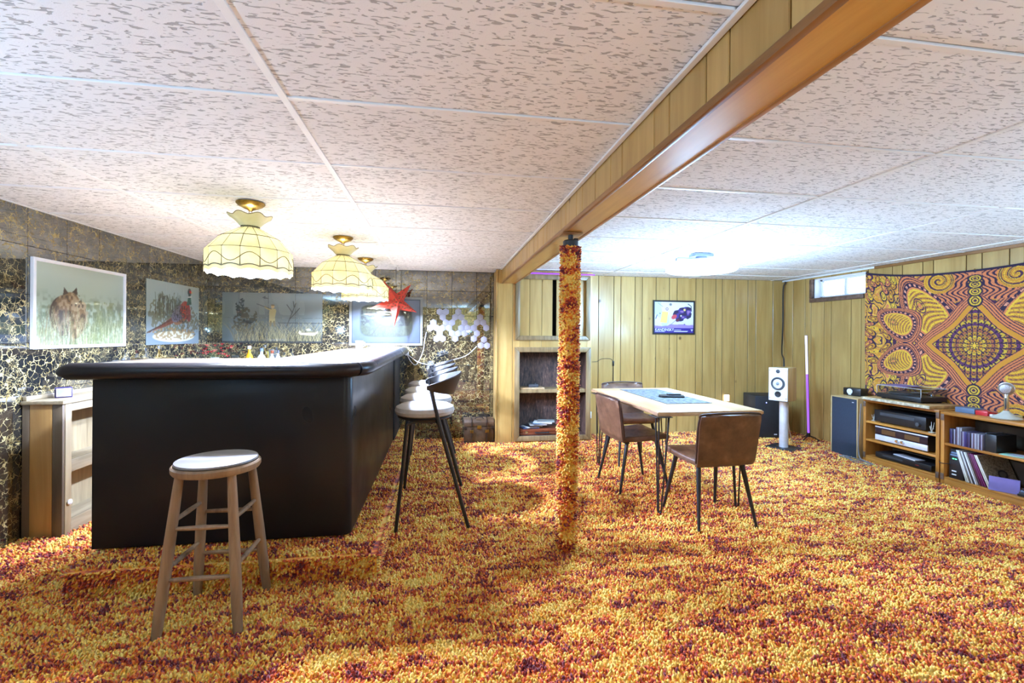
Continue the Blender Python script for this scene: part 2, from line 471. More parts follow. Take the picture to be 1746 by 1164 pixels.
# ------------------------------------------------------------------ carpet tufts
def tufts(P, N, size, h, seed):
    """P base points, N normals (n,3), size radius (n,), h height -> verts, tris, per-vertex random"""
    g = np.random.default_rng(seed); n = len(P)
    a = np.where(np.abs(N[:, 2:3]) > .9, np.array([[1., 0, 0]]), np.array([[0, 0, 1.]]))
    T = np.cross(N, a); T /= np.linalg.norm(T, axis=1, keepdims=True); B = np.cross(N, T)
    th = g.uniform(0, 2*PI, n); lean = g.uniform(0, 2*PI, n); lm = g.uniform(.2, 1., n)
    L = (T*np.cos(lean)[:, None] + B*np.sin(lean)[:, None])*lm[:, None]
    hh = (h*g.uniform(.65, 1.2, n))[:, None]; sz = size[:, None]
    V = np.zeros((n, 7, 3))
    for k in range(3):
        d = T*np.cos(th+k*2.0944)[:, None] + B*np.sin(th+k*2.0944)[:, None]
        V[:, k] = P + d*sz*.62
        d2 = T*np.cos(th+.7+k*2.0944)[:, None] + B*np.sin(th+.7+k*2.0944)[:, None]
        V[:, 3+k] = P + d2*sz*.66 + N*hh*.62 + L*sz*.7
    V[:, 6] = P + N*hh + L*sz*1.3
    f = []
    for k in range(3):
        j = (k+1) % 3
        f += [(k, j, 3+j), (k, 3+j, 3+k), (3+k, 3+j, 6)]
    Fc = (np.arange(n)[:, None, None]*7 + np.array(f)[None]).reshape(-1, 3)
    return V.reshape(-1, 3), Fc, np.repeat(g.uniform(-1, 1, n), 7)
def jitter_grid(x0, x1, y0, y1, p, seed):
    g = np.random.default_rng(seed)
    X, Y = np.meshgrid(np.arange(x0+p/2, x1, p), np.arange(y0+p/2, y1, p))
    n = X.size
    return np.c_[X.ravel()+g.uniform(-.42, .42, n)*p, Y.ravel()+g.uniform(-.42, .42, n)*p]

# ================================================================== STRUCTURE
floor = struct(MB().bb(XL-.1, XR+.1, YF-.1, YB+.1, -.1, 0).build('floor', 'carpet', smooth=0), 'floor carpeted in yellow, orange and maroon shag')
def pile_floor():
    S, HH, PT = [], [], []
    for y0, y1, p in ((.9, 2.9, .0128), (2.9, 4.2, .0165), (4.2, YB, .021)):
        q = jitter_grid(XL, XR, y0, y1, p, int(y0*10))
        PT.append(np.c_[q, np.zeros(len(q))]); S.append(np.full(len(q), p*.78)); HH.append(np.full(len(q), .014+p*.45))
    P = np.concatenate(PT); s = np.concatenate(S); h = np.concatenate(HH)
    # leave out the area hidden under the bar platform and the built-in cupboard
    k = ~((P[:, 0] > -1.75) & (P[:, 0] < -.34) & (P[:, 1] > 2.52) & ((P[:, 1] < 3.2) | (P[:, 0] > -1.0)))
    k &= ~((P[:, 0] > .66) & (P[:, 0] < 1.83) & (P[:, 1] > 5.4))
    P, s, h = P[k], s[k], h[k]
    V, Fc, a = tufts(P, np.tile([0., 0, 1], (len(P), 1)), s, h, 3)
    return arr_mesh('carpet_pile', V, Fc, 'carpet', attr=a)
tag(link('carpet_pile', pile_floor()), 'orange, yellow and maroon shag carpet pile covering the floor', 'carpet', None, 'stuff')

# ---- plank helper: local x right as seen, z up, -y towards the viewer
def planks(parent, edges, z0, z1, mat, th=.009, gap=.007, rot=0., origin=(0, 0, 0), holes=None):
    for a, b in zip(edges[:-1], edges[1:]):
        segs = [(z0, z1)]
        if holes:
            for (ha, hb, hz0, hz1) in holes:
                if b > ha+.001 and a < hb-.001: segs = [s for s in ((z0, hz0), (hz1, z1)) if s[1]-s[0] > .02]
        for (s0, s1) in segs:
            w = b-a-gap
            if w < .01: continue
            me = box_mesh('plank', (w, th, s1-s0), mat, .0025)
            o = link('plank', me, parent)
            c = Matrix.Rotation(rot, 4, 'Z') @ Vector(((a+b)/2, -th/2, (s0+s1)/2))
            o.location = Vector(origin)+c; o.rotation_euler = (0, 0, rot)

# ---- mirror-tiled walls
TS = .305
tile_cache = {}
def mirror_tile(parent, loc, w, h, rz):
    k = (round(w, 3), round(h, 3))
    if k not in tile_cache: tile_cache[k] = box_mesh('mirror_tile', (w-.003, .006, h-.003), 'marble', .0012)
    o = link('mirror_tile', tile_cache[k], parent, loc, (random.gauss(0, .0012), 0, rz+random.gauss(0, .0014)))
    return o
zrows = [(i*TS, (i+1)*TS) for i in range(6)] + [(6*TS, CE)]
wall_left = struct(MB().bb(XL-.15, XL-.007, YF-.1, YB+.1, 0, CE+.1).build('wall_left', 'grout', smooth=0), 'wall of black and gold veined smoked mirror tiles')
ys = [YB] + [3.305+TS*k for k in range(7, -18, -1)] + [YF]
for y1, y0 in zip(ys[:-1], ys[1:]):
    for z0, z1 in zrows:
        if y1-y0 > .03: mirror_tile(wall_left, (XL-.003, (y0+y1)/2, (z0+z1)/2), y1-y0, z1-z0, PI/2)
wall_back = struct(MB().bb(XL-.1, XR+.1, YB+.007, YB+.15, 0, CE+.1).build('wall_back', 'grout', smooth=0), 'rear wall, veined mirror tiles beside ochre plank panelling')
xs = [XL] + [-1.39+TS*k for k in range(-3, 7)] + [.655]
for x0, x1 in zip(xs[:-1], xs[1:]):
    for z0, z1 in zrows:
        if x1-x0 > .03: mirror_tile(wall_back, ((x0+x1)/2, YB+.003, (z0+z1)/2), x1-x0, z1-z0, 0.)
pe = [1.78] + [ony(x, 600, YB).x for x in (1020, 1046, 1058, 1082, 1094.5, 1118, 1141, 1154, 1186, 1197.5, 1220, 1231, 1253, 1274.5, 1288, 1317)] + [XR]
planks(wall_back, pe, 0, CE, 'panel', origin=(0, YB+.006, 0))

WY0, WY1, WZ0, WZ1 = 4.47, 5.20, 1.79, 2.035     # window opening in the right wall
b = MB()
b.bb(XR+.006, XR+.2, YF-.1, WY0, 0, CE+.1).bb(XR+.006, XR+.2, WY1, YB+.1, 0, CE+.1).bb(XR+.006, XR+.2, WY0, WY1, 0, WZ0).bb(XR+.006, XR+.2, WY0, WY1, WZ1, CE+.1)
wall_right = struct(b.build('wall_right', 'groove', smooth=0), 'right wall panelled in ochre planks with a small high window')
re = [5.72, 5.55, 5.34, 5.243, 5.04, 4.935, 4.66, 4.53] + [onx(x, 440, XR).y for x in (1481, 1522, 1539, 1573.7, 1592, 1648, 1674.7, 1721.6)]
st = re[-1]
for k, w in enumerate([.1, .2, .1, .21, .14, .26]*7):
    st -= w
    if st > YF: re.append(st)
re.append(YF)
planks(wall_right, [-y for y in re], 0, CE, 'panel', rot=-PI/2, origin=(XR+.006, 0, 0), holes=[(-WY1, -WY0, WZ0, WZ1)])
wall_front = struct(MB().bb(XL-.1, XR+.1, YF-.15, YF-.009, 0, CE+.1).build('wall_front', 'groove', smooth=0), 'front wall panelled in wide ochre planks')
planks(wall_front, [-XR+.3*k for k in range(25)] + [-XL], 0, CE, 'panel', rot=PI, origin=(0, YF-.009, 0))

# ---- ceiling
ceiling = struct(MB().bb(XL-.1, XR+.1, YF-.1, YB+.1, CE+.05, CE+.15).build('ceiling', 'groove', smooth=0), 'suspended ceiling of white fissured panels in a metal grid')
BX0, BX1, BZ = .712, .872, 1.90
panel_cache = {}
def ceil_panels(cols, ylines):
    for x0, x1 in zip(cols[:-1], cols[1:]):
        for y0, y1 in zip(ylines[:-1], ylines[1:]):
            w, d = x1-x0-.012, y1-y0-.015
            if w < .02 or d < .02: continue
            k = (round(w, 3), round(d, 3))
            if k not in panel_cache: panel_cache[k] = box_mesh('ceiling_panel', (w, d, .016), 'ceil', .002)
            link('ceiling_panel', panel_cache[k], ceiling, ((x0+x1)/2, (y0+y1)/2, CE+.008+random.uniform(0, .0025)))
    for x in cols[1:-1]:
        MB().bb(x-.0125, x+.0125, ylines[0], ylines[-1], CE-.004, CE+.02).build('grid_bar', 'tbar', ceiling, bevel=.001, seg=1)
    for x0, x1 in zip(cols[:-1], cols[1:]):
        for y in ylines[1:-1]:
            if x1-x0 > .05: MB().bb(x0+.0125, x1-.0125, y-.003, y+.015, CE-.003, CE+.02).build('grid_cross_bar', 'tbar', ceiling, bevel=.001, seg=1)
ly = [YF] + [1.612+.61*k for k in range(-5, 7)] + [YB]
ry = [YF] + [1.036+.61*k for k in range(-4, 8)] + [YB]
ceil_panels([XL, -1.739, -.519, BX0], ly)
ceil_panels([BX1, 2.083, 3.303, 4.523, XR], ry)
def trim(n, mat, *dims, label=None): return struct(MB().bb(*dims).build('trim_%d' % n, mat, bevel=.002, seg=1), label)
trim(1, 'tbar', BX0-.022, BX0, YF, 5.36, CE-.012, CE-.001, label='white metal edge strip where ceiling meets the beam')
trim(2, 'trimx', XR-.03, XR, YF, 4.35, CE-.028, CE-.001, label='brown wooden strip along the top of the right wall')
trim(3, 'tbar', XR-.03, XR, 4.35, YB, CE-.020, CE-.001, label='white edge strip above the small window')
trim(4, 'tbar', XL, XL+.02, YF, YB, CE-.006, CE-.001, label='thin edge strip along the top of the mirror tiled left wall')
trim(5, 'trimwood', 4.685, 4.72, 5.685, 5.72, 0, CE-.022, label='wooden strip standing in the panelled corner')

# ---- window
w1 = thing('window_1', 'small basement window of leaded obscure glass under the ceiling', None, (XR, (WY0+WY1)/2, WZ0), -PI/2)
w1['kind'] = 'structure'
WW, WH = WY1-WY0, WZ1-WZ0
b = MB(); D = .10
b.bb(-WW/2, WW/2, .006, D+.06, -.012, 0); b.build('window_sill', 'white', w1, bevel=.002)
for sx in (-1, 1): MB().bb(sx*(WW/2-.012), sx*WW/2, .006, D+.05, 0, WH).build('window_jamb', 'white', w1)
MB().bb(-WW/2, WW/2, .006, D+.05, WH-.012, WH).build('window_head', 'white', w1)
fr = MB()
for sx in (-1, 1): fr.bb(sx*(WW/2-.045), sx*(WW/2-.012), D-.02, D+.02, 0, WH-.012)
fr.bb(-WW/2+.012, WW/2-.012, D-.02, D+.02, 0, .02).bb(-WW/2+.012, WW/2-.012, D-.02, D+.02, WH-.032, WH-.012)
fr.build('window_frame', 'white', w1, bevel=.002)
xm = .02
MB().bb(xm-.016, xm+.016, D-.022, D+.022, .02, WH-.032).build('mullion', 'white', w1, bevel=.002)
MB().bb(-WW/2+.045, xm-.016, D-.004, D+.004, .02, WH-.032).build('pane', 'window', w1, smooth=0)
MB().bb(xm+.016, WW/2-.045, D-.004, D+.004, .02, WH-.032).build('pane', 'window', w1, smooth=0)
tr = MB(); tr.prism([(-WW/2-.05, -.03), (WW/2-.015, -.03), (WW/2-.015, .006), (-WW/2-.05, .006)], -.055, -.002)
tr.build('window_trim', 'darktrim', w1, bevel=.008)
MB().bb(-WW/2-.05, -WW/2-.004, -.03, .006, -.002, WH).build('window_trim', 'darktrim', w1, bevel=.008)

# ---- beam
beam = thing('ceiling_beam', 'boxed ceiling beam clad in ochre planks with a golden underside', 'beam', (0, 0, 0))
MB().bb(BX0+.012, BX1-.004, YF, 5.40, BZ+.012, CE+.02).build('beam_core', 'groove', beam, smooth=0)
be = [YF, -1.5, -1.3, -1.05, -.95, -.7, -.6, -.3, -.2, .05, .15, .4, .62] + [.855, 1.059, 1.162, 1.366, 1.471, 1.75, 1.875, 2.072, 2.272, 2.375, 2.586, 2.692, 3.071, 3.17, 3.38, 3.5, 3.7, 3.8, 4.05, 4.15, 4.4, 4.52, 4.76, 4.86, 5.1, 5.2, 5.38]
planks(beam, [-y for y in be[::-1]], BZ+.02, CE-.004, 'panel', gap=.005, rot=-PI/2, origin=(BX0+.012, 0, 0))
planks(beam, [YF, -1.2, -.6, 0, .6, 1.2, 1.8, 2.4, 3.0, 3.6, 4.2, 4.8, 5.38], BZ+.02, CE-.004, 'panel', gap=.004, rot=PI/2, origin=(BX1-.012, 0, 0))
yj = .62
for y0, y1 in ((YF, -.6), (-.598, yj), (yj+.002, 3.0), (3.002, 5.38)):
    MB().bb(BX0+.014, BX1-.014, y0, y1, BZ+.004, BZ+.012).build('underside_board', 'panel_x', beam, bevel=.001, seg=1)
for x0, x1 in ((BX0-.006, BX0+.018), (BX1-.018, BX1+.006)):
    MB().bb(x0, x1, YF, 5.38, BZ, BZ+.026).build('corner_moulding', 'trimx', beam, bevel=.006)

# ---- carpeted post
post = thing('support_post', 'round post wrapped in orange shag carpet under the beam', 'post', (.757, 2.67, 0))
b = MB(); b.tube([(-.003, 0, 0), (.0, 0, .9), (.012, 0, 1.82)], .050, 20); b.build('pole', 'carpet', post)
zz = jitter_grid(0, 2*PI*.052, 0, 1.82, .0125, 5)
ang = zz[:, 0]/.052; N = np.c_[np.cos(ang), np.sin(ang), np.zeros(len(ang))]
off = np.where(zz[:, 1] < 1.12, .004, 0.)[:, None]
Pp = N*(.048+off) + np.c_[-.003+.015*zz[:, 1]/1.82, np.zeros(len(ang)), zz[:, 1]]
V, Fc, a = tufts(Pp, N, np.full(len(Pp), .0105), np.full(len(Pp), .019), 9)
tag(link('carpet_wrap', arr_mesh('carpet_wrap', V, Fc, 'carpet', attr=a), post), kind='stuff')
MB().lathe([(.046, 1.80), (.046, 1.855), (.040, 1.862)], (.012, 0, 0), 20).build('steel_cap', 'steel', post)
MB().lathe([(.016, 1.86), (.016, BZ+.003)], (.012, 0, 0), 10).build('jack_screw', 'steel', post)
MB().bb(.03, .055, -.015, .015, 1.855, 1.875).build('jack_lug', 'steel', post, bevel=.003)
MB().bb(-.05, .07, -.06, .06, BZ-.006, BZ+.0).build('bearing_plate', 'trimx', post, bevel=.001)

# ================================================================== BAR
SZ = .15
plat = thing('bar_platform', 'low platform wrapped in orange shag carpet beneath the bar', 'platform', (0, 0, 0))
px0, px1, py0 = -1.775, -.325, 2.495
Lp = [(px0, py0), (px1, py0), (px1, YB-.01), (-1.05, YB-.01), (-1.05, 3.25), (px0, 3.25)]
MB().prism(Lp, 0, SZ-.02).build('platform_body', 'carpet', plat, smooth=0)
A = []
def addt(P, N, s=.0125, h=.022): A.append((np.asarray(P), np.asarray(N), s, h))
q = jitter_grid(px0+.02, px1-.02, py0+.02, 3.24, .0135, 21); addt(np.c_[q, np.full(len(q), SZ-.02)], np.tile([0, 0, 1.], (len(q), 1)))
q = jitter_grid(-.6, px1-.02, 3.24, YB-.02, .016, 22); addt(np.c_[q, np.full(len(q), SZ-.02)], np.tile([0, 0, 1.], (len(q), 1)))
for (u0, u1, fn, nn) in ((px0, px1, lambda u, z: (u, py0, z), (0, -.93, -.37)), (py0, YB-.02, lambda u, z: (px1, u, z), (1., 0, 0)), (py0, 3.24, lambda u, z: (px0, u, z), (-1., 0, 0))):
    q = jitter_grid(u0, u1, .005, SZ-.025, .0135, 23)
    x, y, z = fn(q[:, 0], q[:, 1]); addt(np.c_[x+0*q[:, 0], y+0*q[:, 0], z], np.tile(nn, (len(q), 1)))
    q = jitter_grid(u0, u1, 0, .02, .010, 24)          # rounded top edge
    x, y, z = fn(q[:, 0], np.full(len(q), SZ-.025)); nv = np.array(nn)*np.array((1, 1, 0))+np.array((0, 0, .55)); nv /= np.linalg.norm(nv)
    addt(np.c_[x+0*q[:, 0], y+0*q[:, 0], z], np.tile(nv, (len(q), 1)))
PP = np.concatenate([k[0] for k in A]); NN = np.concatenate([k[1] for k in A])
V, Fc, a = tufts(PP, NN, np.full(len(PP), .011), np.full(len(PP), .021), 31)
tag(link('carpet_wrap', arr_mesh('carpet_wrap', V, Fc, 'carpet', attr=a), plat), kind='stuff')

bar = thing('home_bar', 'L-shaped home bar padded in black vinyl with rolled edge', 'bar', (0, 0, 0))
bx0, bx1, by0, BT = -1.80, -.497, 2.705, 1.125
def arc(cx, cy, r, a0, a1, n=8): return [(cx+r*math.cos(R_(a0+(a1-a0)*i/n)), cy+r*math.sin(R_(a0+(a1-a0)*i/n))) for i in range(n+1)]
body = [(bx0, by0)] + arc(bx1-.05, by0+.05, .05, -90, 0) + [(bx1, 5.06), (-1.0, 5.06), (-1.0, 3.22), (bx0, 3.22)]
b = MB(); b.prism(body, SZ+.002, 1.06); b.build('padded_body', 'vinyl', bar, bevel=.006)
MB().bb(-1.0, bx1+.012, 5.062, YB-.012, SZ+.002, 1.06).build('end_board', 'mattblack', bar, bevel=.004)
top = [(bx0-.03, by0-.07)] + arc(bx1-.15, by0+.13, .20, -90, 0) + [(bx1+.05, YB-.014), (-1.08, YB-.014), (-1.08, 3.28), (bx0-.03, 3.28)]
MB().prism(top, 1.062, BT).build('bar_top', 'laminate', bar, bevel=.003)
pf = [(bx0-.045, by0-.075), (bx0+.3, by0-.075), (-1.0, by0-.075), (bx1-.22, by0-.075)] + arc(bx1-.15, by0+.13, .205, -85, -38, 6)
pth = [(x, y, 1.092) for x, y in pf]
b = MB(); b.tube([(bx0-.075, by0-.06, 1.092), (bx0-.072, by0-.068, 1.092)] + pth, [.35, .75] + [1.]*len(pth), 16, (.043, .058)); b.build('edge_roll', 'vinyl', bar)
ps = [(x, y, 1.092) for x, y in arc(bx1-.15, by0+.13, .205, -36, 0, 5) + [(bx1+.055, 3.4), (bx1+.055, 4.2), (bx1+.055, 5.0), (bx1+.055, YB-.02)]]
b = MB(); b.tube(ps, [.96]+[1.]*(len(ps)-1), 16, (.043, .058)); b.build('edge_roll', 'vinyl', bar)
# left end of the roll returns along the side
b = MB(); b.tube([(bx0-.045, by0-.065, 1.092), (bx0-.045, by0+.2, 1.092), (bx0-.045, 3.28, 1.092)], [.8, .8, .8], 14, (.043, .05)); b.build('edge_roll', 'vinyl', bar)

# ================================================================== LAMPS
def point(name, parent, loc, power, color, r=.05):
    l = bpy.data.lights.new(name, 'POINT'); l.energy = power; l.color = color; l.shadow_soft_size = r
    o = bpy.data.objects.new(name, l); COL.objects.link(o); o.parent = parent; o.location = loc; return o
NP = 15
def make_pendant():
    root = thing('pendant_lamp', '', 'lamp', (0, 0, 0), 0, 'stained glass pendant lamps over the bar')
    MB().lathe([(.078, 0), (.078, -.006), (.066, -.018), (.040, -.032), (.016, -.042), (.010, -.048)], seg=24).build('ceiling_canopy', 'brass', root)
    for k in range(3):
        pts = [(.008*math.cos(t), 0, -.056-.014*k+.011*math.sin(t)) for t in np.linspace(0, 2*PI, 13)]
        if k % 2: pts = [(0, p[0], p[2]) for p in pts]
        MB().tube(pts, .0022, 6).build('chain_link', 'brass', root)
    # crown petals
    da = 2*PI/NP
    R3 = [(.047, -.150), (.160, -.216), (.229, -.297), (.231, -.395)]
    def quadpane(r0, z0, r1, z1, name, rows=1):
        g = []
        for (r, z) in ((r0, z0), (r1, z1)):
            g.append([(r*math.cos(s*da/2*.985), r*math.sin(s*da/2*.985), z) for s in (-1, 1)])
        return MB().sheet(g, .003).mesh(name, 'shade', smooth=0)
    panes = [quadpane(*R3[0], *R3[1], 'glass_pane'), quadpane(*R3[1], *R3[2], 'glass_pane')]
    # skirt pane with scalloped foot
    def skirt(zt0, zt1, zb, sc):
        g = []; n = 8
        top_, bot = [], []
        for i in range(n+1):
            a = (i/n-.5)*da*.985; c = abs(i/n-.5)*2
            top_.append((.230*math.cos(a), .230*math.sin(a), zt0+(zt1-zt0)*c)); bot.append((.231*math.cos(a), .231*math.sin(a), zb-sc*math.sin(PI*i/n)))
        return MB().sheet([top_, bot], .003).mesh('skirt_pane', 'shade', smooth=0)
    panes += [skirt(-.297, -.297, -.412, -.014)]
    fringe = MB()
    for i in range(NP):
        for me in panes:
            link(me.name.split('.')[0], me, root, (0, 0, 0), (0, 0, i*da))
    # crown
    g0, g1, g2 = [], [], []
    for i in range(61):
        a = 2*PI*i/60; w = .5+.5*math.cos(a*7)
        g0.append((.046*math.cos(a), .046*math.sin(a), -.146)); g1.append((.075*math.cos(a), .075*math.sin(a), -.112-.004*w))
        g2.append(((.108+.012*w)*math.cos(a), (.108+.012*w)*math.sin(a), -.088+.014*w))
    MB().sheet([g0, g1, g2], .003).build('crown', 'shade', root)
    cm = MB()
    cm.tube([(p[0], p[1], p[2]) for p in g2], .0022, 5)
    for z in (-.142, -.152): cm.tube([(.048*math.cos(2*PI*i/24), .048*math.sin(2*PI*i/24), z) for i in range(25)], .0045, 6)
    for r, z in R3[1:3]:
        pts = [(r*math.cos((i+.5)*da), r*math.sin((i+.5)*da), z) for i in range(NP+1)]; cm.tube(pts, .0036, 6)
    for i in range(NP):
        a = (i+.5)*da; cm.tube([(r*math.cos(a), r*math.sin(a), z) for r, z in R3[:3]]+[(.232*math.cos(a), .232*math.sin(a), -.40)], .0024, 5)
    zz_ = []; sc_ = []
    for i in range(NP*8+1):
        a = i*da/8; t = i/8.
        zz_.append((.2335*math.cos(a), .2335*math.sin(a), -.352+.026*math.cos(t*PI)*(1 if NP % 2 == 0 else 1)))
        sc_.append((.2335*math.cos(a+da/2), .2335*math.sin(a+da/2), -.404+.012*abs(math.sin(PI*t))))
    cm.tube(zz_, .002, 5); cm.tube(sc_, .002, 5)
    cm.build('lead_came', 'came', root)
    fr, f2 = [], []
    for i in range(NP*6+1):
        a = (i/6+.5)*da; s = abs(math.sin(PI*i/6))
        fr.append((.231*math.cos(a), .231*math.sin(a), -.398+.010*s)); f2.append((.231*math.cos(a), .231*math.sin(a), -.430+.012*s))
    MB().sheet([fr, f2], .002).build('fringe', 'shade', root)
    MB().lathe([(.012, -.15), (.014, -.20), (.018, -.21)], seg=10).build('lamp_socket', 'brass', root)
    MB().lathe([(.010, -.208), (.026, -.235), (.032, -.262), (.024, -.288), (.008, -.300)], seg=14).build('light_bulb', 'bulb', root)
    point('bulb_light', root, (0, 0, -.365), PENDANT_W, (.66, .84, 1.32), .035)
    return root
pend = make_pendant()
spots = [((-1.128, 2.946), .05, 'cream stained glass pendant lamp above the bar front, beside the stool end'),
         ((-.783, 3.862), .2, 'cream stained glass pendant lamp hanging between two others along the bar'),
         ((-.770, 4.90), .13, 'cream stained glass pendant lamp hanging behind the red paper star')]
for i, ((x, y), rz, lb) in enumerate(spots):
    o = pend if i == 0 else copy_tree(pend)
    o.location = (x, y, CE-.004); o.rotation_euler = (0, 0, rz); o['label'] = lb
def make_flush():
    root = thing('ceiling_light', '', 'lamp')
    MB().bb(-.095, .095, -.06, .06, -.03, 0).build('ceiling_plate', 'fixture', root, bevel=.006)
    MB().lathe([(.05, -.065), (.05, -.03)], seg=18).build('stem', 'fixture', root)
    MB().tube([(-.255, 0, -.085), (-.25, 0, -.052), (-.235, 0, -.045), (0, 0, -.045), (.235, 0, -.045), (.25, 0, -.052), (.255, 0, -.085)], .006, 8).build('bracket', 'fixture', root)
    MB().tube([(.316*math.cos(2*PI*i/48), .316*math.sin(2*PI*i/48), -.094) for i in range(49)], .005, 6).build('metal_rim', 'silver', root)
    MB().lathe([(.02, -.092), (.305, -.092), (.318, -.105), (.318, -.150), (.30, -.166), (.02, -.170)], seg=40).build('diffuser', 'lamp', root)
    return root
flush = make_flush(); flush.location = (2.42, 3.99, CE-.004)
tag(flush, 'glowing white drum ceiling light above the dining table', 'lamp')
point('lamp_light', flush, (0, 0, -.46), FLUSH_W*.60, COOL, .28)
def fill_torchiere(label, x, y, power):  # added floor lamp out of view, throws fill light onto the ceiling
    t = thing('fill_torchiere', label, 'lamp', (x, y, 0), 0, 'added unseen fill lamps')
    MB().lathe([(.02, 0), (.15, .004), (.155, .014), (.13, .024), (.02, .034)], seg=28).build('base', 'blackmetal', t)
    MB().tube([(0, 0, .03), (0, 0, 1.29)], .011, 10).build('pole', 'brass', t)
    MB().sheet([[(r*math.cos(2*PI*i/28), r*math.sin(2*PI*i/28), z) for i in range(29)] for r, z in ((.02, 1.285), (.09, 1.30), (.15, 1.325), (.185, 1.365))], .003).build('bowl_shade', 'brass', t)
    MB().lathe([(.012, 1.29), (.03, 1.31), (.034, 1.33), (.02, 1.35), (.004, 1.355)], seg=14).build('light_bulb', 'bulb', t)
    point('fill_uplight', t, (0, 0, 1.352), power, COOL, .05)
fill_torchiere('added brass fill lamp, unseen, by the mirror tiled wall', -2.2, .6, FILL_TORCH_W*.6)
fill_torchiere('added brass fill lamp, unseen, below the ceiling beam', .75, -1.3, FILL_TORCH_W*.5)
fill_torchiere('added brass fill lamp, unseen, by the panelled right wall', 4.35, .8, FILL_TORCH_W)

# ---- star lantern
st = thing('star_lantern', 'red cut-paper star lantern hanging from the ceiling', 'lantern', (-.512, 5.42, 1.66), R_(28))
S = []
for i in range(10):
    a = R_(90+36*i+8); r = .285 if i % 2 == 0 else .115
    if i == 5 or i == 6: pass
    S.append((r*math.cos(a), 0, r*math.sin(a)*1.02))
pts_a = [R_(-90+72*k-4) for k in range(5)]
for k in range(5):
    a = pts_a[k]; tip = Vector((.285*math.cos(a), 0, .285*math.sin(a)))
    l = Vector((.10*math.cos(a-R_(36)), 0, .10*math.sin(a-R_(36)))); r = Vector((.10*math.cos(a+R_(36)), 0, .10*math.sin(a+R_(36))))
    f, bk = Vector((0, -.075, 0)), Vector((0, .075, 0))
    b = MB()
    for c in (f, bk): b.face([tip, l, c]); b.face([tip, c, r])
    b.build('star_point', 'star', st, smooth=0)
MB().tube([(0, 0, .10), (0, 0, CE-1.66)], .0025, 6).build('hanging_cord', 'blackcord', st)

# ================================================================== STOOLS AND CHAIRS
ws = thing('wooden_stool', 'worn round wooden stool with four splayed legs by the bar', 'stool', (-1.015, 2.30, 0))
MB().lathe([(.150, .662), (.172, .665), (.178, .675), (.178, .692), (.172, .700), (.06, .701)], seg=40).build('seat', 'stoolwood', ws)
MB().lathe([(.06, .7005), (.163, .7005), (.168, .706), (.165, .713), (.155, .7145), (.06, .711)], seg=40).build('seat_top', 'seatwood', ws)
lg = {}
for sx in (-1, 1):
    for sy in (-1, 1):
        t0, t1 = Vector((sx*.105, sy*.105, .675)), Vector((sx*.160, sy*.167, 0.002))
        lg[sx, sy] = (t0, t1)
        MB().tube([t0, t0.lerp(t1, .12), t0.lerp(t1, .5), t0.lerp(t1, .8), t1], [.017, .019, .0225, .0225, .019], 14).build('leg', 'stoolwood', ws)
def at(l, z): t0, t1 = l; return t0.lerp(t1, (t0.z-z)/(t0.z-t1.z))
for (a, c), zs in ((((-1, -1), (1, -1)), (.235, .445)), (((-1, 1), (1, 1)), (.215, .425)), (((-1, -1), (-1, 1)), (.275, .475)), (((1, -1), (1, 1)), (.275, .475))):
    for z in zs:
        p, q = at(lg[a], z), at(lg[c], z)
        MB().tube([p, p.lerp(q, .2), p.lerp(q, .5), p.lerp(q, .8), q], [.008, .0095, .0115, .0095, .008], 10).build('rung', 'stoolwood', ws)

def make_bar_stool():
    t = thing('bar_chair', '', 'stool', group='bar chairs in a row along the bar')
    MB().lathe([(.05, .738), (.17, .738), (.196, .750), (.204, .772), (.196, .796), (.165, .812), (.06, .818)], seg=32).build('cushion', 'cushion', t)
    MB().lathe([(.05, .722), (.178, .722), (.186, .730), (.178, .738), (.05, .738)], seg=28).build('seat_pan', 'blackmetal', t)
    for s in (-1, 1):
        b = MB(); b.tube(bez([(-.185, s*.185, .012), (-.150, s*.165, .35), (-.122, s*.152, .66), (-.105, s*.148, .70), (-.07, s*.146, .714), (.02, s*.146, .714), (.082, s*.156, .714)], 5), .0115, 8); b.build('front_leg', 'blackmetal', t)
        b = MB(); b.tube([(.285, s*.205, .012), (.19, s*.195, .35), (.10, s*.185, .66), (.05, s*.19, .86), (.035, s*.20, .955)], .0125, 8); b.build('rear_leg', 'blackmetal', t)
        b = MB(); b.tube([(.10, s*.186, .70), (.06, s*.15, .716)], .009, 6); b.build('brace', 'blackmetal', t)
    MB().tube([(-.118, -.152, .69), (-.118, .152, .69)], .009, 8).build('cross_bar', 'blackmetal', t)
    MB().tube([(.099, -.186, .66), (.099, .186, .66)], .009, 8).build('cross_bar', 'blackmetal', t)
    g = [[], [], []]
    for i in range(25):
        u = -1+2*i/24; a = u*R_(98)
        cx, cy = .03+.165*math.cos(a), .205*math.sin(a)
        lo, hi = .885+.045*abs(u)**2, 1.035-.080*abs(u)**1.4
        for k in range(3):
            f = k/2; o_ = .055*f*(1-abs(u)**2)
            g[k].append((cx+o_*math.cos(a), cy+o_*math.sin(a), lo+(hi-lo)*f))
    MB().sheet(g, .011).build('backrest', 'blackmetal', t, smooth=60)
    return t
bs = make_bar_stool()
lbs = ['black metal bar chair with pale cushion at the bar corner', 'pale cushioned black bar chair second from the bar corner', 'pale cushioned black bar chair third from the bar corner', 'pale cushioned black bar chair nearest the mirror tiled wall']
for i, (y, lb) in enumerate(zip((3.235, 3.71, 4.19, 4.76), lbs)):
    o = bs if i == 0 else copy_tree(bs)
    o.location = (-.104-.006*i, y, 0); o.rotation_euler = (0, 0, R_((3, -2, 1, 0)[i])); o['label'] = lb

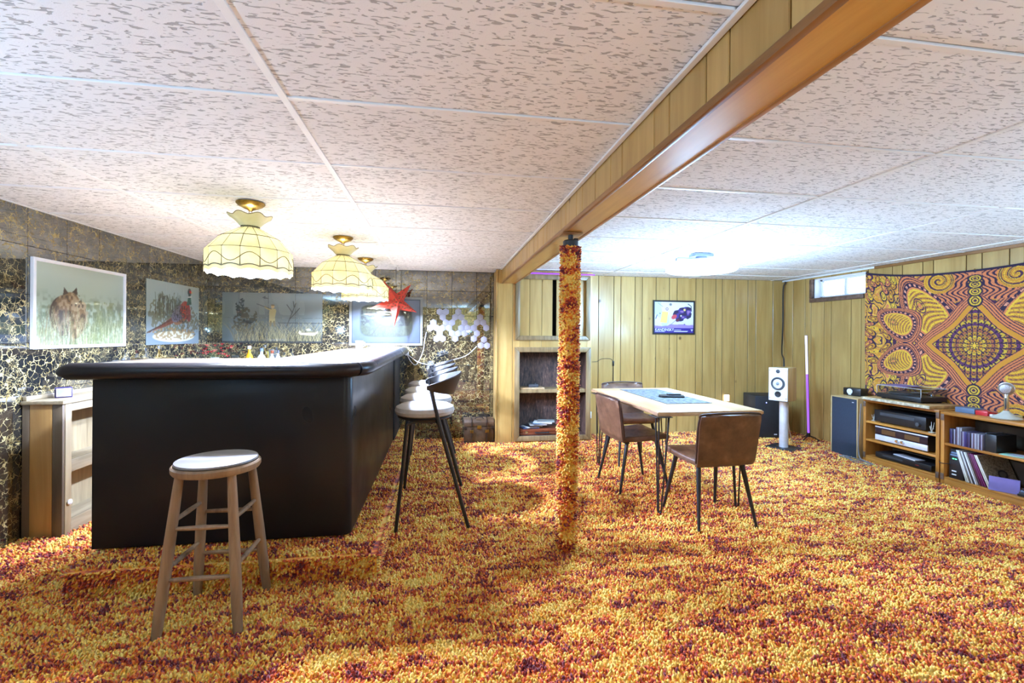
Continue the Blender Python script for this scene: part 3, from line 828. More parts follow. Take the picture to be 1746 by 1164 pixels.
def make_chair():
    t = thing('dining_chair', '', 'chair', group='brown leather chairs around the dining table')
    def sheet_from(prof, wf, curve, th):
        G = []
        for i, (y, z) in enumerate(prof):
            w = wf(i/(len(prof)-1)); row = []
            for j in range(13):
                u = -1+2*j/12
                row.append((u*w, y+curve(i/(len(prof)-1))*u*u, z))
            G.append(row)
        return MB().sheet(G, th)
    back = [(-.262, .776), (-.262, .767), (-.252, .73), (-.238, .67), (-.224, .60), (-.212, .54), (-.202, .49), (-.192, .455), (-.172, .43)]
    def rw(t_): return .222*(1-.10*max(0, (.04-t_)/.04)**2)-.012*t_*1.
    G = []
    for i, (y, z) in enumerate(back):
        f = i/(len(back)-1); w = (.205, .222, .227, .226, .224, .222, .220, .218, .212)[i]
        G.append([(u*w, y+.030*(1-f)*u*u*1.0, z-(.018*(abs(u)**6) if i == 0 else 0)) for u in np.linspace(-1, 1, 13)])
    MB().sheet(G, .030).build('backrest', 'leather', t, smooth=50, bevel=.007)
    G = []
    seat = [(-.195, .438), (-.15, .440), (-.08, .440), (.0, .443), (.08, .449), (.16, .455), (.21, .452), (.235, .440)]
    for i, (y, z) in enumerate(seat):
        w = (.205, .212, .218, .222, .225, .225, .222, .212)[i]
        G.append([(u*w, y-.012*u**4*(i > 5), z+.010*u*u) for u in np.linspace(-1, 1, 11)])
    MB().sheet(G, .042).build('seat', 'leather', t, smooth=50, bevel=.010)
    # piping round the backrest rim
    rim = [(-.218, -.185, .45), (-.226, -.205, .56), (-.229, -.222, .68), (-.226, -.236, .750), (-.205, -.243, .779), (0, -.270, .789), (.205, -.243, .779), (.226, -.236, .750), (.229, -.222, .68), (.226, -.205, .56), (.218, -.185, .45)]
    MB().tube(bez(rim, 5), .0075, 8).build('piping', 'leatherdark', t)
    for sx in (-1, 1):
        for sy in (-1, 1):
            MB().tube([(sx*.165, sy*.135, .425), (sx*.218, sy*.222, .004)], [.0165, .0095], 10).build('leg', 'blackmetal', t)
    MB().bb(-.18, .18, -.15, -.12, .408, .422).bb(-.18, .18, .12, .15, .408, .422).bb(-.015, .015, -.15, .15, .408, .422).build('seat_frame', 'blackmetal', t)
    return t
dc = make_chair()
for i, (x, y, rz, lb) in enumerate(((1.885, 3.005, R_(3), 'brown leather dining chair at the near end of the table, its back to the room'),
                                 (1.64, 3.74, R_(-90+4), 'brown leather dining chair on the table side facing the carpeted post'),
                                 (1.955, 4.50, R_(180), 'brown leather dining chair tucked at the table end near the panelled wall'))):
    o = dc if i == 0 else copy_tree(dc)
    o.location = (x, y, 0); o.rotation_euler = (0, 0, rz); o['label'] = lb

# ---- table
tb = thing('dining_table', 'pale wood live-edge dining table on black hairpin legs', 'table', (1.965, 3.82, 0))
tw, td = .415, .735
tp = []
g = random.Random(3)
for i in range(13): tp.append((-tw+g.uniform(-.006, .006), -td+2*td*i/12))
for i in range(13): tp.append((tw+g.uniform(-.006, .006), td-2*td*i/12))
MB().prism(tp, .713, .745).build('table_top', 'tabletop', tb, bevel=.003)
for s in (-1, 1):
    eb = MB(); eb.prism([(s*(tw-.004), -td+.001), (s*(tw+.008), -td+.001), (s*(tw+.010), 0), (s*(tw+.008), td-.001), (s*(tw-.004), td-.001)], .716, .738)
    eb.build('live_edge', 'tableedge', tb, bevel=.004)
for sx, sy, cx, cy in ((-1, -1, -.385, -.70), (-1, 1, -.385, .60), (1, -1, .265, -.66), (1, 1, .335, .60)):
        b = MB()
        fx, fy = cx-.012, cy-.012
        for (ox, oy) in ((-sx*.07, 0), (0, -sy*.07), (sx*.02, sy*.02)):
            b.tube([(cx+ox, cy+oy, .712), (fx+ox*.25, fy+oy*.25, .02)], .0058, 8)
        b.tube(bez([(fx-sx*.018, fy, .02), (fx-sx*.008, fy-sy*.004, .006), (fx, fy-sy*.018, .02)], 3), .0058, 6)
        b.tube(bez([(fx+sx*.005, fy+sy*.005, .02), (fx-sx*.004, fy-sy*.004, .007), (fx-sx*.012, fy-sy*.012, .02)], 3), .0058, 6)
        b.box((cx, cy, .7105), (.13, .13, .004))
        b.build('hairpin_leg', 'blackmetal', tb)
rn = MB(); rn.box((0, 0, .001), (.40, .98, .0025))
tag(rn.build('table_runner', 'runner', None, (2.0, 3.94, .7465)), 'grey woven runner laid along the table', 'runner')
rm = thing('game_controller_tray', 'black flat tray with a handset on the runner', 'tray', (2.05, 3.83, .749), R_(-8))
MB().prism([(-.11, -.055), (.09, -.065), (.115, .02), (.10, .065), (-.10, .06), (-.12, .0)], 0, .016).build('tray_body', 'blackplastic', rm, bevel=.005)
MB().prism([(-.045, -.028), (.075, -.022), (.08, .02), (-.04, .028)], .0165, .030).build('handset', 'darkgrey', rm, bevel=.004)

# ================================================================== LEFT CABINET (rustic, along the mirror wall)
lc = thing('rustic_cabinet', 'rustic open wooden cabinet along the mirror tiled wall', 'cabinet', (XL, 3.265, 0))
L_, D_, Hc = 2.43, .225, .86
MB().bb(.005, D_+.012, -.012, L_, Hc-.022, Hc).build('cabinet_top', 'rusticpaley', lc, bevel=.003)
MB().bb(.005, .045, 0, .02, 0, Hc-.022).build('end_plank', 'rusticdark', lc, bevel=.002)
MB().bb(.0465, .168, 0, .02, 0, Hc-.022).build('end_plank', 'rustic', lc, bevel=.002)
MB().bb(.1695, D_, 0, .02, 0, Hc-.022).build('end_plank', 'rusticdark', lc, bevel=.002)
MB().bb(.005, D_, L_-.02, L_, 0, Hc-.022).build('end_plank', 'rustic', lc, bevel=.002)
for y in (.0205, .80, 1.58, L_-.07): MB().bb(D_-.02, D_+.003, y, y+.05, .005, Hc-.024).build('stile', 'rusticpale', lc, bevel=.002)
for z0, z1, nm in ((Hc-.075, Hc-.024, 'top_rail'), (.395, .475, 'shelf_rail'), (.005, .095, 'bottom_rail')):
    for y0, y1 in ((.071, .799), (.851, 1.579), (1.631, L_-.071)):
        MB().bb(D_-.018, D_+.001, y0, y1, z0, z1).build(nm, 'rusticpaley', lc, bevel=.002)
for z in (.455, .075): MB().bb(.02, D_-.02, .021, L_-.021, z-.018, z).build('shelf', 'rusticpaley', lc, bevel=.001)
k = .022
while k < L_-.03:
    w = random.choice((.14, .17, .2)); w = min(w, L_-.022-k)
    MB().bb(.008, .02, k+.0015, k+w-.0015, .02, Hc-.03).build('back_plank', 'rusticpale', lc, bevel=.001, seg=1); k += w
MB().bb(.006, .03, -.0, L_, Hc, Hc+.028).build('top_rail', 'rusticpaley', lc, bevel=.003)
MB().lathe([(.003, 0), (.016, .004), (.018, .011), (.010, .018), (.003, .02)], (D_, .05, .21), 12, Matrix.Rotation(PI/2, 4, 'Y')).build('knob', 'white', lc)
ck = thing('desk_clock', 'small violet and white digital clock on the rustic cabinet', 'clock', (-2.455, 3.44, Hc+.0005), R_(38))
MB().prism([(-.028, 0), (.028, 0), (.024, .06), (.016, .068), (-.016, .068), (-.024, .06)], -.042, .042, Matrix.Rotation(PI/2, 4, 'X') @ Matrix.Rotation(PI/2, 4, 'Y')).build('clock_case', plain('violet_case', lin(52, 40, 84), .4), ck, bevel=.004)
MB().bb(-.036, .036, -.034, -.027, .008, .062).build('clock_bezel', 'silver', ck, bevel=.003)
MB().bb(-.027, .027, -.0365, -.0335, .016, .054).build('clock_screen', plain('lcd', lin(150, 160, 156), .2), ck)

# back counter behind the bar along the rear wall
bc = thing('back_counter', 'low wooden counter behind the bar under the hunting mural', 'counter', (-2.30, YB-.02, 0))
MB().bb(0, 1.2, -.36, 0, .835, .86).build('counter_top', 'rusticpaley', bc, bevel=.003)
for x0 in (.0, .4, .8): MB().bb(x0+.002, x0+.398, -.34, -.32, .06, .80).build('door', 'rusticpale', bc, bevel=.003)
MB().bb(0, .02, -.32, 0, 0, .835).bb(1.18, 1.2, -.32, 0, 0, .835).bb(0, 1.2, -.32, -.02, .03, .05).build('carcass', 'rustic', bc)

def bottle(x, y, z, prof, mat, label, lab=None, cap='blackplastic', h=None, group=None):
    t = thing('bottle', label, 'bottle', (x, y, z), 0, group)
    MB().lathe(prof, seg=18).build('glass_body', mat, t)
    if lab: r, z0, z1, m = lab; MB().lathe([(r, z0), (r, z1)], seg=18, cap=False).build('paper_label', m, t)
    r, zt = prof[-1]
    MB().lathe([(r+.004, zt-.004), (r+.004, zt+.028), (r*.7, zt+.032)], seg=12).build('bottle_cap', cap, t)
    return t
pr1 = [(.02, .0), (.038, .003), (.040, .02), (.040, .15), (.034, .18), (.015, .215), (.0135, .26)]
pr2 = [(.02, .0), (.05, .003), (.054, .03), (.052, .13), (.036, .175), (.016, .20), (.015, .235)]
pr3 = [(.02, .0), (.042, .003), (.046, .03), (.042, .12), (.02, .17), (.014, .18), (.013, .21)]
CZ = .8605
bottle(-2.108, 5.5, CZ, pr1, 'glassamber', 'amber liquor bottle with a yellow label on the back counter', (.0408, .04, .135, 'yellowlabel'), 'white')
bottle(-1.98, 5.5, CZ, pr2, 'glassclear', 'squat clear bottle with a white label on the back counter', (.0545, .05, .13, 'whitelabel'), 'bluegrey')
bottle(-1.875, 5.52, CZ, pr3, 'glassclear', 'small clear bottle with a dark red cap on the back counter', (.0465, .04, .11, 'whitelabel'), 'briefcase')
bottle(-1.80, 5.48, CZ, [(.02, 0), (.034, .003), (.034, .14), (.012, .19), (.011, .215)], 'glassclear', 'slim clear bottle standing at the end of the back counter', None, 'darkgrey')
def jar(x, y, z, r, h, mat, label, lid='brass'):
    t = thing('jar', label, 'jar', (x, y, z))
    MB().lathe([(r*.6, 0), (r*.96, .004), (r, .02), (r, h*.8), (r*.9, h*.86), (r*.88, h*.9)], seg=20).build('jar_body', mat, t)
    MB().lathe([(r*.95, h*.9), (r*.95, h*.99), (r*.8, h), (.004, h)], seg=20).build('jar_lid', lid, t)
jar(-2.45, 4.57, Hc+.001, .062, .205, 'yellowlabel', 'yellow tin canister on the rustic cabinet', 'brass')
jar(-2.45, 4.33, Hc+.001, .055, .195, 'glassclear', 'clear glass jar beside the yellow canister', 'silver')
jar(-2.45, 4.18, Hc+.001, .05, .185, 'glassclear', 'clear glass jar next to another jar, away from the yellow canister', 'silver')
va = thing('flower_vase', 'clear glass vase of dried red flowers near the tiled corner', 'vase', (-2.442, 5.46, Hc+.0005))
MB().lathe([(.03, 0), (.05, .004), (.058, .05), (.05, .10), (.036, .14), (.044, .165)], seg=18, cap=False).build('vase_glass', 'glassclear', va)
g = random.Random(11)
for k in range(22):
    a, r = g.uniform(0, 2*PI), g.uniform(.02, .13); z = g.uniform(.21, .325)-r*.3
    p = Vector((r*math.cos(a)*1.25, r*math.sin(a)*.8, z))
    if k % 2: MB().tube([(0, 0, .05), (p.x*.3, p.y*.3, .17), p], .0015, 4).build('stem', 'leaf', va)
    b = MB()
    for q in range(6):
        an = q*PI/3; d = Vector((math.cos(an), math.sin(an), .5))*.019
        b.face([p, p+d+Vector((-d.y, d.x, 0))*.35, p+d*1.5+Vector((0, 0, .004)), p+d-Vector((-d.y, d.x, 0))*.35])
    b.lathe([(.004, -.004), (.007, .004), (.003, .010)], p, 6)
    b.build('flower', 'red' if k % 3 else 'rose', va, smooth=0)

# clutter at the far end of the bar top
mg = thing('white_cup', 'white cup standing at the wall end of the bar top', 'cup', (-.93, 5.50, BT+.001))
MB().lathe([(.02, 0), (.038, .002), (.042, .09), (.039, .09), (.035, .008), (.004, .006)], seg=20).build('cup_body', 'white', mg)
MB().tube([(.04, 0, .075), (.065, 0, .065), (.065, 0, .03), (.04, 0, .018)], .005, 8).build('handle', 'white', mg)
for k, (x, y, rz) in enumerate(((-.76, 5.42, .3), (-.66, 5.36, -.2))):
    tag(MB().box((0, 0, .0025), (.20, .14, .004)).build('paper_sheaf', 'paper', None, (x, y, BT+.001+.005*k), (0, 0, rz)), ['white papers lying on the bar top beside the cup', 'white papers lying on the bar top away from the cup'][k], 'paper')

# ================================================================== REAR WALL: hexagon lights
def hexmesh(r):
    return MB().prism([(r*math.cos(R_(30+60*k)), r*math.sin(R_(30+60*k))) for k in range(6)], 0, .012, Matrix.Rotation(PI/2, 4, 'X')).mesh('hexagon_panel', 'hex', bevel=.002)
def hexset(label, cs):
    c0 = ony(715+cs[0][0]/8.315, 500+cs[0][1]/8.315, YB)
    t = thing('hexagon_wall_light', label, 'wall light', (c0.x, YB-.001, c0.z))
    me = hexmesh(.0435)
    for cx, cy in cs:
        p = ony(715+cx/8.315, 500+cy/8.315, YB)
        link('hexagon_panel', me, t, (p.x-c0.x, 0, p.z-c0.z))
    return t
rows = {0: (288, 376, 552), 1: (332, 508, 596, 860), 2: (200, 376, 464, 640, 816, 904), 3: (156, 244, 332, 420, 596, 684, 772, 948), 4: (288, 464, 552, 640, 816), 5: (244, 332, 508, 772)}
hexset('large cluster of white hexagon touch panels on the mirror tiled wall', [(x, 262+76*j) for j, r in rows.items() for x in r])
hexset('trio of white hexagon touch panels on the mirror tiled wall', [(915, 655), (871, 738), (959, 740)])
c = [ony(x, y, YB-.03) for x, y in ((813, 590), (795, 606), (770, 614), (742, 622), (715, 618), (700, 608))] + [Vector((-.47, 5.45, 1.12)), Vector((-.60, 5.4, BT+.006))]
tag(MB().tube(bez(c, 5), .0035, 6).build('power_lead', 'whitecord'), 'white cord drooping from the hexagon trio to the bar', 'cord')
c = [ony(x, y, YB-.035) for x, y in ((727, 566), (724, 580), (722, 595), (716, 612), (708, 622), (699, 614), (693, 602))] + [Vector((-.46, 5.5, 1.14)), Vector((-.62, 5.5, BT+.006))]
tag(MB().tube(bez(c, 5), .0035, 6).build('power_lead', 'whitecord'), 'white cord looping from the large hexagon cluster to the bar', 'cord')
pd = ony(694, 602, YB-.05)
pa = thing('power_adapter', 'white power adapter dangling at the bar end', 'adapter', tuple(pd), .2)
MB().box((0, 0, 0), (.04, .028, .055)).build('adapter_body', 'white', pa, bevel=.004)
MB().tube([(0, 0, .027), (0, 0, .045)], .005, 8).build('strain_relief', 'white', pa)
# trunk
tk = thing('small_trunk', 'small brown leather trunk with buckled straps on the carpet', 'trunk', (.462, 5.555, 0))
MB().bb(-.175, .175, -.115, .115, .005, .20).build('trunk_body', 'trunk', tk, bevel=.008)
lid = [(-.118, 0), (.118, 0), (.112, .05), (.08, .08), (0, .09), (-.08, .08), (-.112, .05)]
MB().prism([(y, z) for y, z in lid], -.178, .178, Matrix.Translation((0, 0, .203)) @ Matrix(((0, 0, 1, 0), (1, 0, 0, 0), (0, 1, 0, 0), (0, 0, 0, 1)))).build('trunk_lid', 'trunk', tk, bevel=.004)
for x in (-.09, .09):
    sp = MB(); sp.tube([(x, -.121, .02), (x, -.121, .20), (x, -.118, .255), (x, -.08, .288), (x, 0, .298), (x, .08, .288)], .012, 6, (.35, 1.2)); sp.build('strap', 'trunkdark', tk)
    MB().bb(x-.02, x+.02, -.132, -.122, .13, .165).build('buckle', 'brass', tk, bevel=.002)
MB().bb(-.025, .025, -.126, -.116, .175, .215).build('lock_plate', 'brass', tk, bevel=.002)
MB().tube(bez([(-.05, -.10, .292), (-.03, -.10, .312), (.03, -.10, .312), (.05, -.10, .292)], 4), .006, 8).build('handle', 'trunkdark', tk)
for sx in (-1, 1):
    for sz in (.02, .185): MB().box((sx*.165, -.112, sz), (.035, .014, .035)).build('corner_cap', 'trunkdark', tk, bevel=.003)

# ================================================================== BUILT-IN CUPBOARD
UY = 5.38
cu = thing('built_in_cupboard', 'built-in wooden cupboard with sliding doors above open shelves', 'cupboard', (0, UY, 0))
UX0, UX1 = .655, 1.835
def part(nm, mat, x0, x1, y0, y1, z0, z1, bevel=.002, parent=cu): return MB().bb(x0, x1, y0, y1, z0, z1).build(nm, mat, parent, bevel=bevel, seg=2 if bevel > .004 else 1)
# carcass behind
part('side_panel', 'panel', UX0, UX0+.012, .012, YB-UY-.012, 0, CE-.006, .001)
part('side_panel', 'panel', UX1-.012, UX1, .012, YB-UY-.012, 0, CE-.006, .001)
part('corner_strip', 'trimwood', UX0-.012, UX0+.012, -.012, .012, 0, CE-.006, .004)
# front planks: column, rails between openings
ox0, ox1 = .925, 1.765       # clear opening
part('column_plank', 'panel', UX0+.013, .843, 0, .012, 0, BZ-.004 if False else CE-.006, .002)
part('column_plank', 'panel', .847, ox0, 0, .012, 0, CE-.006, .002)
part('column_plank', 'panel', ox1, UX1-.012, 0, .012, 0, CE-.006, .002)
for x0, x1 in ((ox0, 1.05), (1.053, 1.195), (1.198, 1.46), (1.463, 1.6), (1.603, ox1)):
    part('rail_plank', 'panel', x0, x1, 0, .012, 1.13, 1.25, .002)
    part('rail_plank', 'panel', x0, x1, 0, .012, 0, .085, .002)
part('top_rail', 'trimwood', ox0, ox1, 0, .012, 1.975, CE-.006, .002)
def frame4(x0, x1, z0, z1, w):
    m = lambda pts: MB().prism(pts, -.024, 0, Matrix(((1, 0, 0, 0), (0, 0, 1, 0), (0, 1, 0, 0), (0, 0, 0, 1))))
    m([(x0, z0), (x1, z0), (x1-w, z0+w), (x0+w, z0+w)]).build('frame_moulding', 'greytrim', cu, bevel=.006)
    m([(x0, z1), (x0+w, z1-w), (x1-w, z1-w), (x1, z1)]).build('frame_moulding', 'greytrim', cu, bevel=.006)
    m([(x0, z0), (x0+w, z0+w), (x0+w, z1-w), (x0, z1)]).build('frame_moulding', 'greytrim', cu, bevel=.006)
    m([(x1, z0), (x1, z1), (x1-w, z1-w), (x1-w, z0+w)]).build('frame_moulding', 'greytrim', cu, bevel=.006)
frame4(.875, 1.80, 1.232, 2.015, .055)
frame4(.87, 1.81, .03, 1.15, .06)
# sliding doors (two, overlapping)
def door(x0, x1, y, edges):
    e = [x0]+edges+[x1]
    d = MB().bb(x0, x1, y+.006, y+.014, 1.27, 1.975).build('sliding_door', 'groove', cu, smooth=0)
    for a, c_ in zip(e[:-1], e[1:]): MB().bb(a+.002, c_-.002, y, y+.006, 1.27, 1.975).build('plank', 'panel', d, bevel=.0015, seg=1)
door(.915, 1.335, .014, [1.053, 1.203])
door(1.385, 1.78, .034, [1.55, 1.66])
part('back_panel', 'mattblack', ox0-.02, ox1+.02, .20, .21, 1.25, 1.99, 0)
# open shelf recess
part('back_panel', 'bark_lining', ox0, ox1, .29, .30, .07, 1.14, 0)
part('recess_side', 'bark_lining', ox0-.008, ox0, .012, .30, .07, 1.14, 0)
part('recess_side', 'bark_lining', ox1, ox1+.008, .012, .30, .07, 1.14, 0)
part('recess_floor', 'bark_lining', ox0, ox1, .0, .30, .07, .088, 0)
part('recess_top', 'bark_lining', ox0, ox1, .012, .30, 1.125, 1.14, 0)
part('shelf', 'greytrim', ox0, ox1, .004, .29, .60, .642, .004)
bd = MB().bb(0, .30, 0, .2, 0, .018).build('wooden_board', 'tabletop', None, (.945, UY+.02, .6425), bevel=.003); tag(bd, 'pale wooden board lying on the cupboard shelf', 'board')
bx = thing('black_box', 'small black device box on the wooden board', 'box', (1.06, UY+.07, .661))
MB().bb(0, .12, 0, .07, 0, .035).build('box_body', 'darkgrey', bx, bevel=.005)
MB().lathe([(.004, .035), (.012, .036), (.010, .044), (.003, .045)], (.09, .035, 0), 10).build('knob', 'blackplastic', bx)
bf = thing('leather_case', 'chestnut leather case lying flat in the cupboard recess', 'case', (.95, UY+.04, .0885))
MB().bb(0, .56, 0, .22, 0, .032).bb(0, .56, 0, .22, .034, .07).build('case_shell', 'briefcase', bf, bevel=.006)
MB().tube(bez([(.19, -.002, .03), (.20, -.024, .03), (.34, -.024, .03), (.35, -.002, .03)], 4), .007, 8).build('handle', 'blackplastic', bf)
for x in (.08, .46): MB().bb(x-.015, x+.015, -.006, .001, .02, .05).build('latch', 'chrome', bf, bevel=.002)
gg = random.Random(5)
for k in range(7):
    cc = [lin(70, 90, 130), lin(220, 220, 218), lin(40, 40, 46), lin(206, 200, 190), lin(110, 130, 150), lin(236, 236, 236), lin(160, 160, 150)][k]
    lbk = ['slate blue', 'white', 'black', 'cream', 'pale blue', 'bright white', 'grey'][k]
    o = MB().box((0, 0, .006), (.21+.01*(k % 3), .15, .011)).build('magazine', plain('magazine_cover_%d' % k, cc, .4), None, (1.08+.035*k, UY+.14, .1595+.0122*k if k < 4 else .1595+.0122*3+.012*(k-3)), (0, R_(gg.uniform(-1, 1)), R_(gg.uniform(-25, 25))), bevel=.001)
    tag(o, lbk+' magazine in the pile on the chestnut case', 'magazine', 'magazines piled on the chestnut case')
so = thing('wall_socket', 'white wall socket on the cupboard edge strip', 'socket', (1.80, UY-.002, .325))
MB().bb(-.026, .026, -.008, 0, -.04, .04).build('socket_plate', 'white', so, bevel=.003)
MB().bb(-.008, .008, -.010, -.007, -.006, .006).build('socket_switch', 'blackplastic', so)
ls = MB().tube([(.90, UY-.03, 2.032), (1.40, UY-.03, 2.030), (1.845, UY-.03, 2.030)], .007, 8).build('led_strip', 'purple')
tag(ls, 'glowing violet light strip above the built-in cupboard', 'led strip')
tag(MB().tube(bez([(1.85, UY-.02, 2.03), (1.87, UY+.05, 2.04), (1.90, UY+.2, 2.06)], 4), .004, 6).build('strip_lead', 'blackcord'), 'black lead at the end of the violet light strip', 'cord')

# wire and switch on the planks, night light
wr = thing('lamp_wire', 'thin dark wire with an inline switch on the panelled wall', 'cord', tuple(ony(1012, 616, YB-.008)))
o0 = ony(1012, 616, YB-.008)
pts = [ony(x, y, YB-.008)-o0 for x, y in ((1008, 617), (1018, 616), (1025, 612), (1034, 611), (1042, 612), (1045.5, 617))]
MB().tube(bez(pts, 4), .0028, 6).build('wire', 'blackcord', wr)
pts = [ony(x, y, YB-.008)-o0 for x, y in ((1045.5, 615), (1045.5, 623), (1045, 640), (1045, 655), (1047, 665), (1047, 690))]
MB().tube(bez(pts, 4), .0028, 6).build('wire', 'blackcord', wr)
p = ony(1045.7, 619.5, YB-.012)-o0
MB().box(p, (.022, .018, .065)).build('inline_switch', 'blackplastic', wr, bevel=.004)
nl = thing('night_light', 'small glowing plug-in night light on the panelled wall', 'night light', tuple(ony(1238, 677, YB-.003)))
MB().bb(-.03, .03, -.03, 0, -.05, .035).build('light_body', 'night', nl, bevel=.006)
MB().bb(-.028, .028, -.028, 0, .036, .052).build('light_cap', 'trimwood', nl, bevel=.003)

# ================================================================== PRINTS (flat artwork as vertex colours)
class Canvas:
    def __init__(s, w, h, bg, res=260):
        s.w, s.h = w, h; s.nx, s.ny = int(res*w)+1, int(res*h)+1
        s.X, s.Y = np.meshgrid(np.linspace(0, w, s.nx), np.linspace(0, h, s.ny))
        s.C = np.tile(np.array(bg, float), (s.ny, s.nx, 1))
    def put(s, m, c, a=1.): m = (m*a)[..., None]; s.C = s.C*(1-m)+np.array(c)*m
    def grad(s, c0, c1, y0, y1):
        t = np.clip((s.Y-y0)/(y1-y0), 0, 1)[..., None]; s.C = np.array(c0)*(1-t)+np.array(c1)*t
    def ell(s, x, y, rx, ry, c, rot=0., a=1.):
        dx, dy = s.X-x, s.Y-y; ca, sa = math.cos(rot), math.sin(rot)
        u, v = (dx*ca+dy*sa)/rx, (-dx*sa+dy*ca)/ry
        s.put(np.clip((1-np.sqrt(u*u+v*v))*min(rx, ry)*250, 0, 1), c, a)
    def line(s, pts, wd, c, a=1.):
        d = np.full(s.X.shape, 9.)
        for (x0, y0), (x1, y1) in zip(pts[:-1], pts[1:]):
            ex, ey = x1-x0, y1-y0; t = np.clip(((s.X-x0)*ex+(s.Y-y0)*ey)/(ex*ex+ey*ey+1e-12), 0, 1)
            d = np.minimum(d, np.hypot(s.X-x0-t*ex, s.Y-y0-t*ey))
        s.put(np.clip((wd-d)*350, 0, 1), c, a)
    def poly(s, pts, c, a=1.):
        ins = np.zeros(s.X.shape, bool); n = len(pts)
        for i in range(n):
            (x0, y0), (x1, y1) = pts[i], pts[(i+1) % n]
            k = (y0 > s.Y) != (y1 > s.Y)
            with np.errstate(divide='ignore', invalid='ignore'):
                ins ^= k & (s.X < (x1-x0)*(s.Y-y0)/(y1-y0+1e-12)+x0)
        s.put(ins.astype(float), c, a)
    def noise(s, sx, sy, seed):
        g = np.random.default_rng(seed); n, m = int(s.h*sy)+3, int(s.w*sx)+3; r = g.random((n, m))
        u, v = s.X*sx, s.Y*sy; i, j = u.astype(int), v.astype(int); fu, fv = u-i, v-j
        fu, fv = fu*fu*(3-2*fu), fv*fv*(3-2*fv)
        return (r[j, i]*(1-fu)+r[j, i+1]*fu)*(1-fv)+(r[j+1, i]*(1-fu)+r[j+1, i+1]*fu)*fv
    def grass(s, x0, x1, y0, n, hmin, hmax, cols, seed, lean=.3, wd=.0022):
        g = random.Random(seed)
        for _ in range(n):
            x, h = g.uniform(x0, x1), g.uniform(hmin, hmax); y = y0+g.uniform(-.01, .04)
            k = g.uniform(-lean, lean)
            i0, i1 = max(0, int((min(x, x+k*h)-.02)/s.w*s.nx)), min(s.nx, int((max(x, x+k*h)+.02)/s.w*s.nx)+1)
            sub = Canvas.__new__(Canvas); sub.X, sub.Y, sub.C = s.X[:, i0:i1], s.Y[:, i0:i1], s.C[:, i0:i1]
            if sub.X.size == 0: continue
            sub.line([(x, y), (x+k*h*.4, y+h*.6), (x+k*h, y+h)], wd, g.choice(cols)); s.C[:, i0:i1] = sub.C
    def sample(s, x, y):
        i = np.clip(x/s.w*(s.nx-1), 0, s.nx-1.001); j = np.clip(y/s.h*(s.ny-1), 0, s.ny-1.001)
        a, b = i.astype(int), j.astype(int); fa, fb = (i-a)[..., None], (j-b)[..., None]
        return (s.C[b, a]*(1-fa)+s.C[b, a+1]*fa)*(1-fb)+(s.C[b+1, a]*(1-fa)+s.C[b+1, a+1]*fa)*fb
def print_mesh(name, cv, x0, x1, z0, z1, mat, y=0., res=240, th=.004):
    """flat printed sheet facing -y; local x from x0, z from z0 of the canvas frame"""
    nx, nz = max(2, int((x1-x0)*res)), max(2, int((z1-z0)*res))
    X, Z = np.meshgrid(np.linspace(x0, x1, nx), np.linspace(z0, z1, nz))
    col = cv.sample(X.ravel(), Z.ravel())
    V = np.c_[X.ravel(), np.full(X.size, y), Z.ravel()]
    i = np.arange(nz-1)[:, None]*nx+np.arange(nx-1)[None]
    Fc = np.stack([i, i+1, i+nx+1, i+nx], -1).reshape(-1, 4)
    # back plate for thickness
    n = len(V); B = np.array([(x0, y, z0), (x1, y, z0), (x1, y, z1), (x0, y, z1), (x0, y+th, z0), (x1, y+th, z0), (x1, y+th, z1), (x0, y+th, z1)])
    F2 = np.array([(1, 0, 4, 5), (2, 1, 5, 6), (3, 2, 6, 7), (0, 3, 7, 4), (4, 7, 6, 5)])+n
    cb = cv.sample(B[:, 0], B[:, 2])
    me = arr_mesh(name, np.r_[V, B], np.r_[Fc, F2], mat, col=np.r_[col, cb])
    me.polygons.foreach_set('use_smooth', np.zeros(len(me.polygons), bool)); return me
def frame_bars(t, w, h, fw, fd, mat):
    m = Matrix(((1, 0, 0, 0), (0, 0, 1, 0), (0, 1, 0, 0), (0, 0, 0, 1)))
    for pts in ([(0, 0), (w, 0), (w-fw, fw), (fw, fw)], [(0, h), (fw, h-fw), (w-fw, h-fw), (w, h)], [(0, 0), (fw, fw), (fw, h-fw), (0, h)], [(w, 0), (w, h), (w-fw, h-fw), (w-fw, fw)]):
        MB().prism(pts, -fd, 0, m).build('frame_bar', mat, t, bevel=.002, seg=1)
    return t

# --- picture 1: wild cat in the grass, white frame, on the left wall
w, h = .862, .586
cv = Canvas(w, h, lin(206, 216, 196)); cv.grad(lin(150, 160, 120), lin(206, 222, 206), .0, .5)
nz = cv.noise(46, 40, 1)*.6+cv.noise(12, 10, 6)*.4; cv.put(np.clip((nz-.5)*6, 0, 1)*np.clip((.40-cv.Y)*8, 0, 1), lin(104, 116, 76), .7)
nz = cv.noise(30, 24, 2); cv.put((nz > .6)*(cv.X > .42)*(cv.Y < .34), lin(140, 150, 96), .7)
nz = cv.noise(40, 36, 7); cv.put(np.clip((1.15-np.hypot((cv.X-.64)/.2, (cv.Y-.17)/.17)-.8*nz)*4, 0, 1), lin(118, 128, 80), .8)
fur = lin(150, 120, 84); furd = lin(86, 66, 48); furl = lin(196, 172, 138)
cv.ell(.25, .22, .12, .14, furd, .2); cv.ell(.27, .24, .11, .13, fur, .2); cv.ell(.37, .20, .08, .14, fur, -.2)
cv.ell(.30, .32, .085, .07, fur, .3); cv.ell(.355, .30, .05, .045, furl, 0); cv.ell(.42, .30, .03, .03, furl, 0)
cv.poly([(.24, .36), (.25, .42), (.29, .38)], furd); cv.poly([(.32, .39), (.36, .43), (.37, .37)], furd)
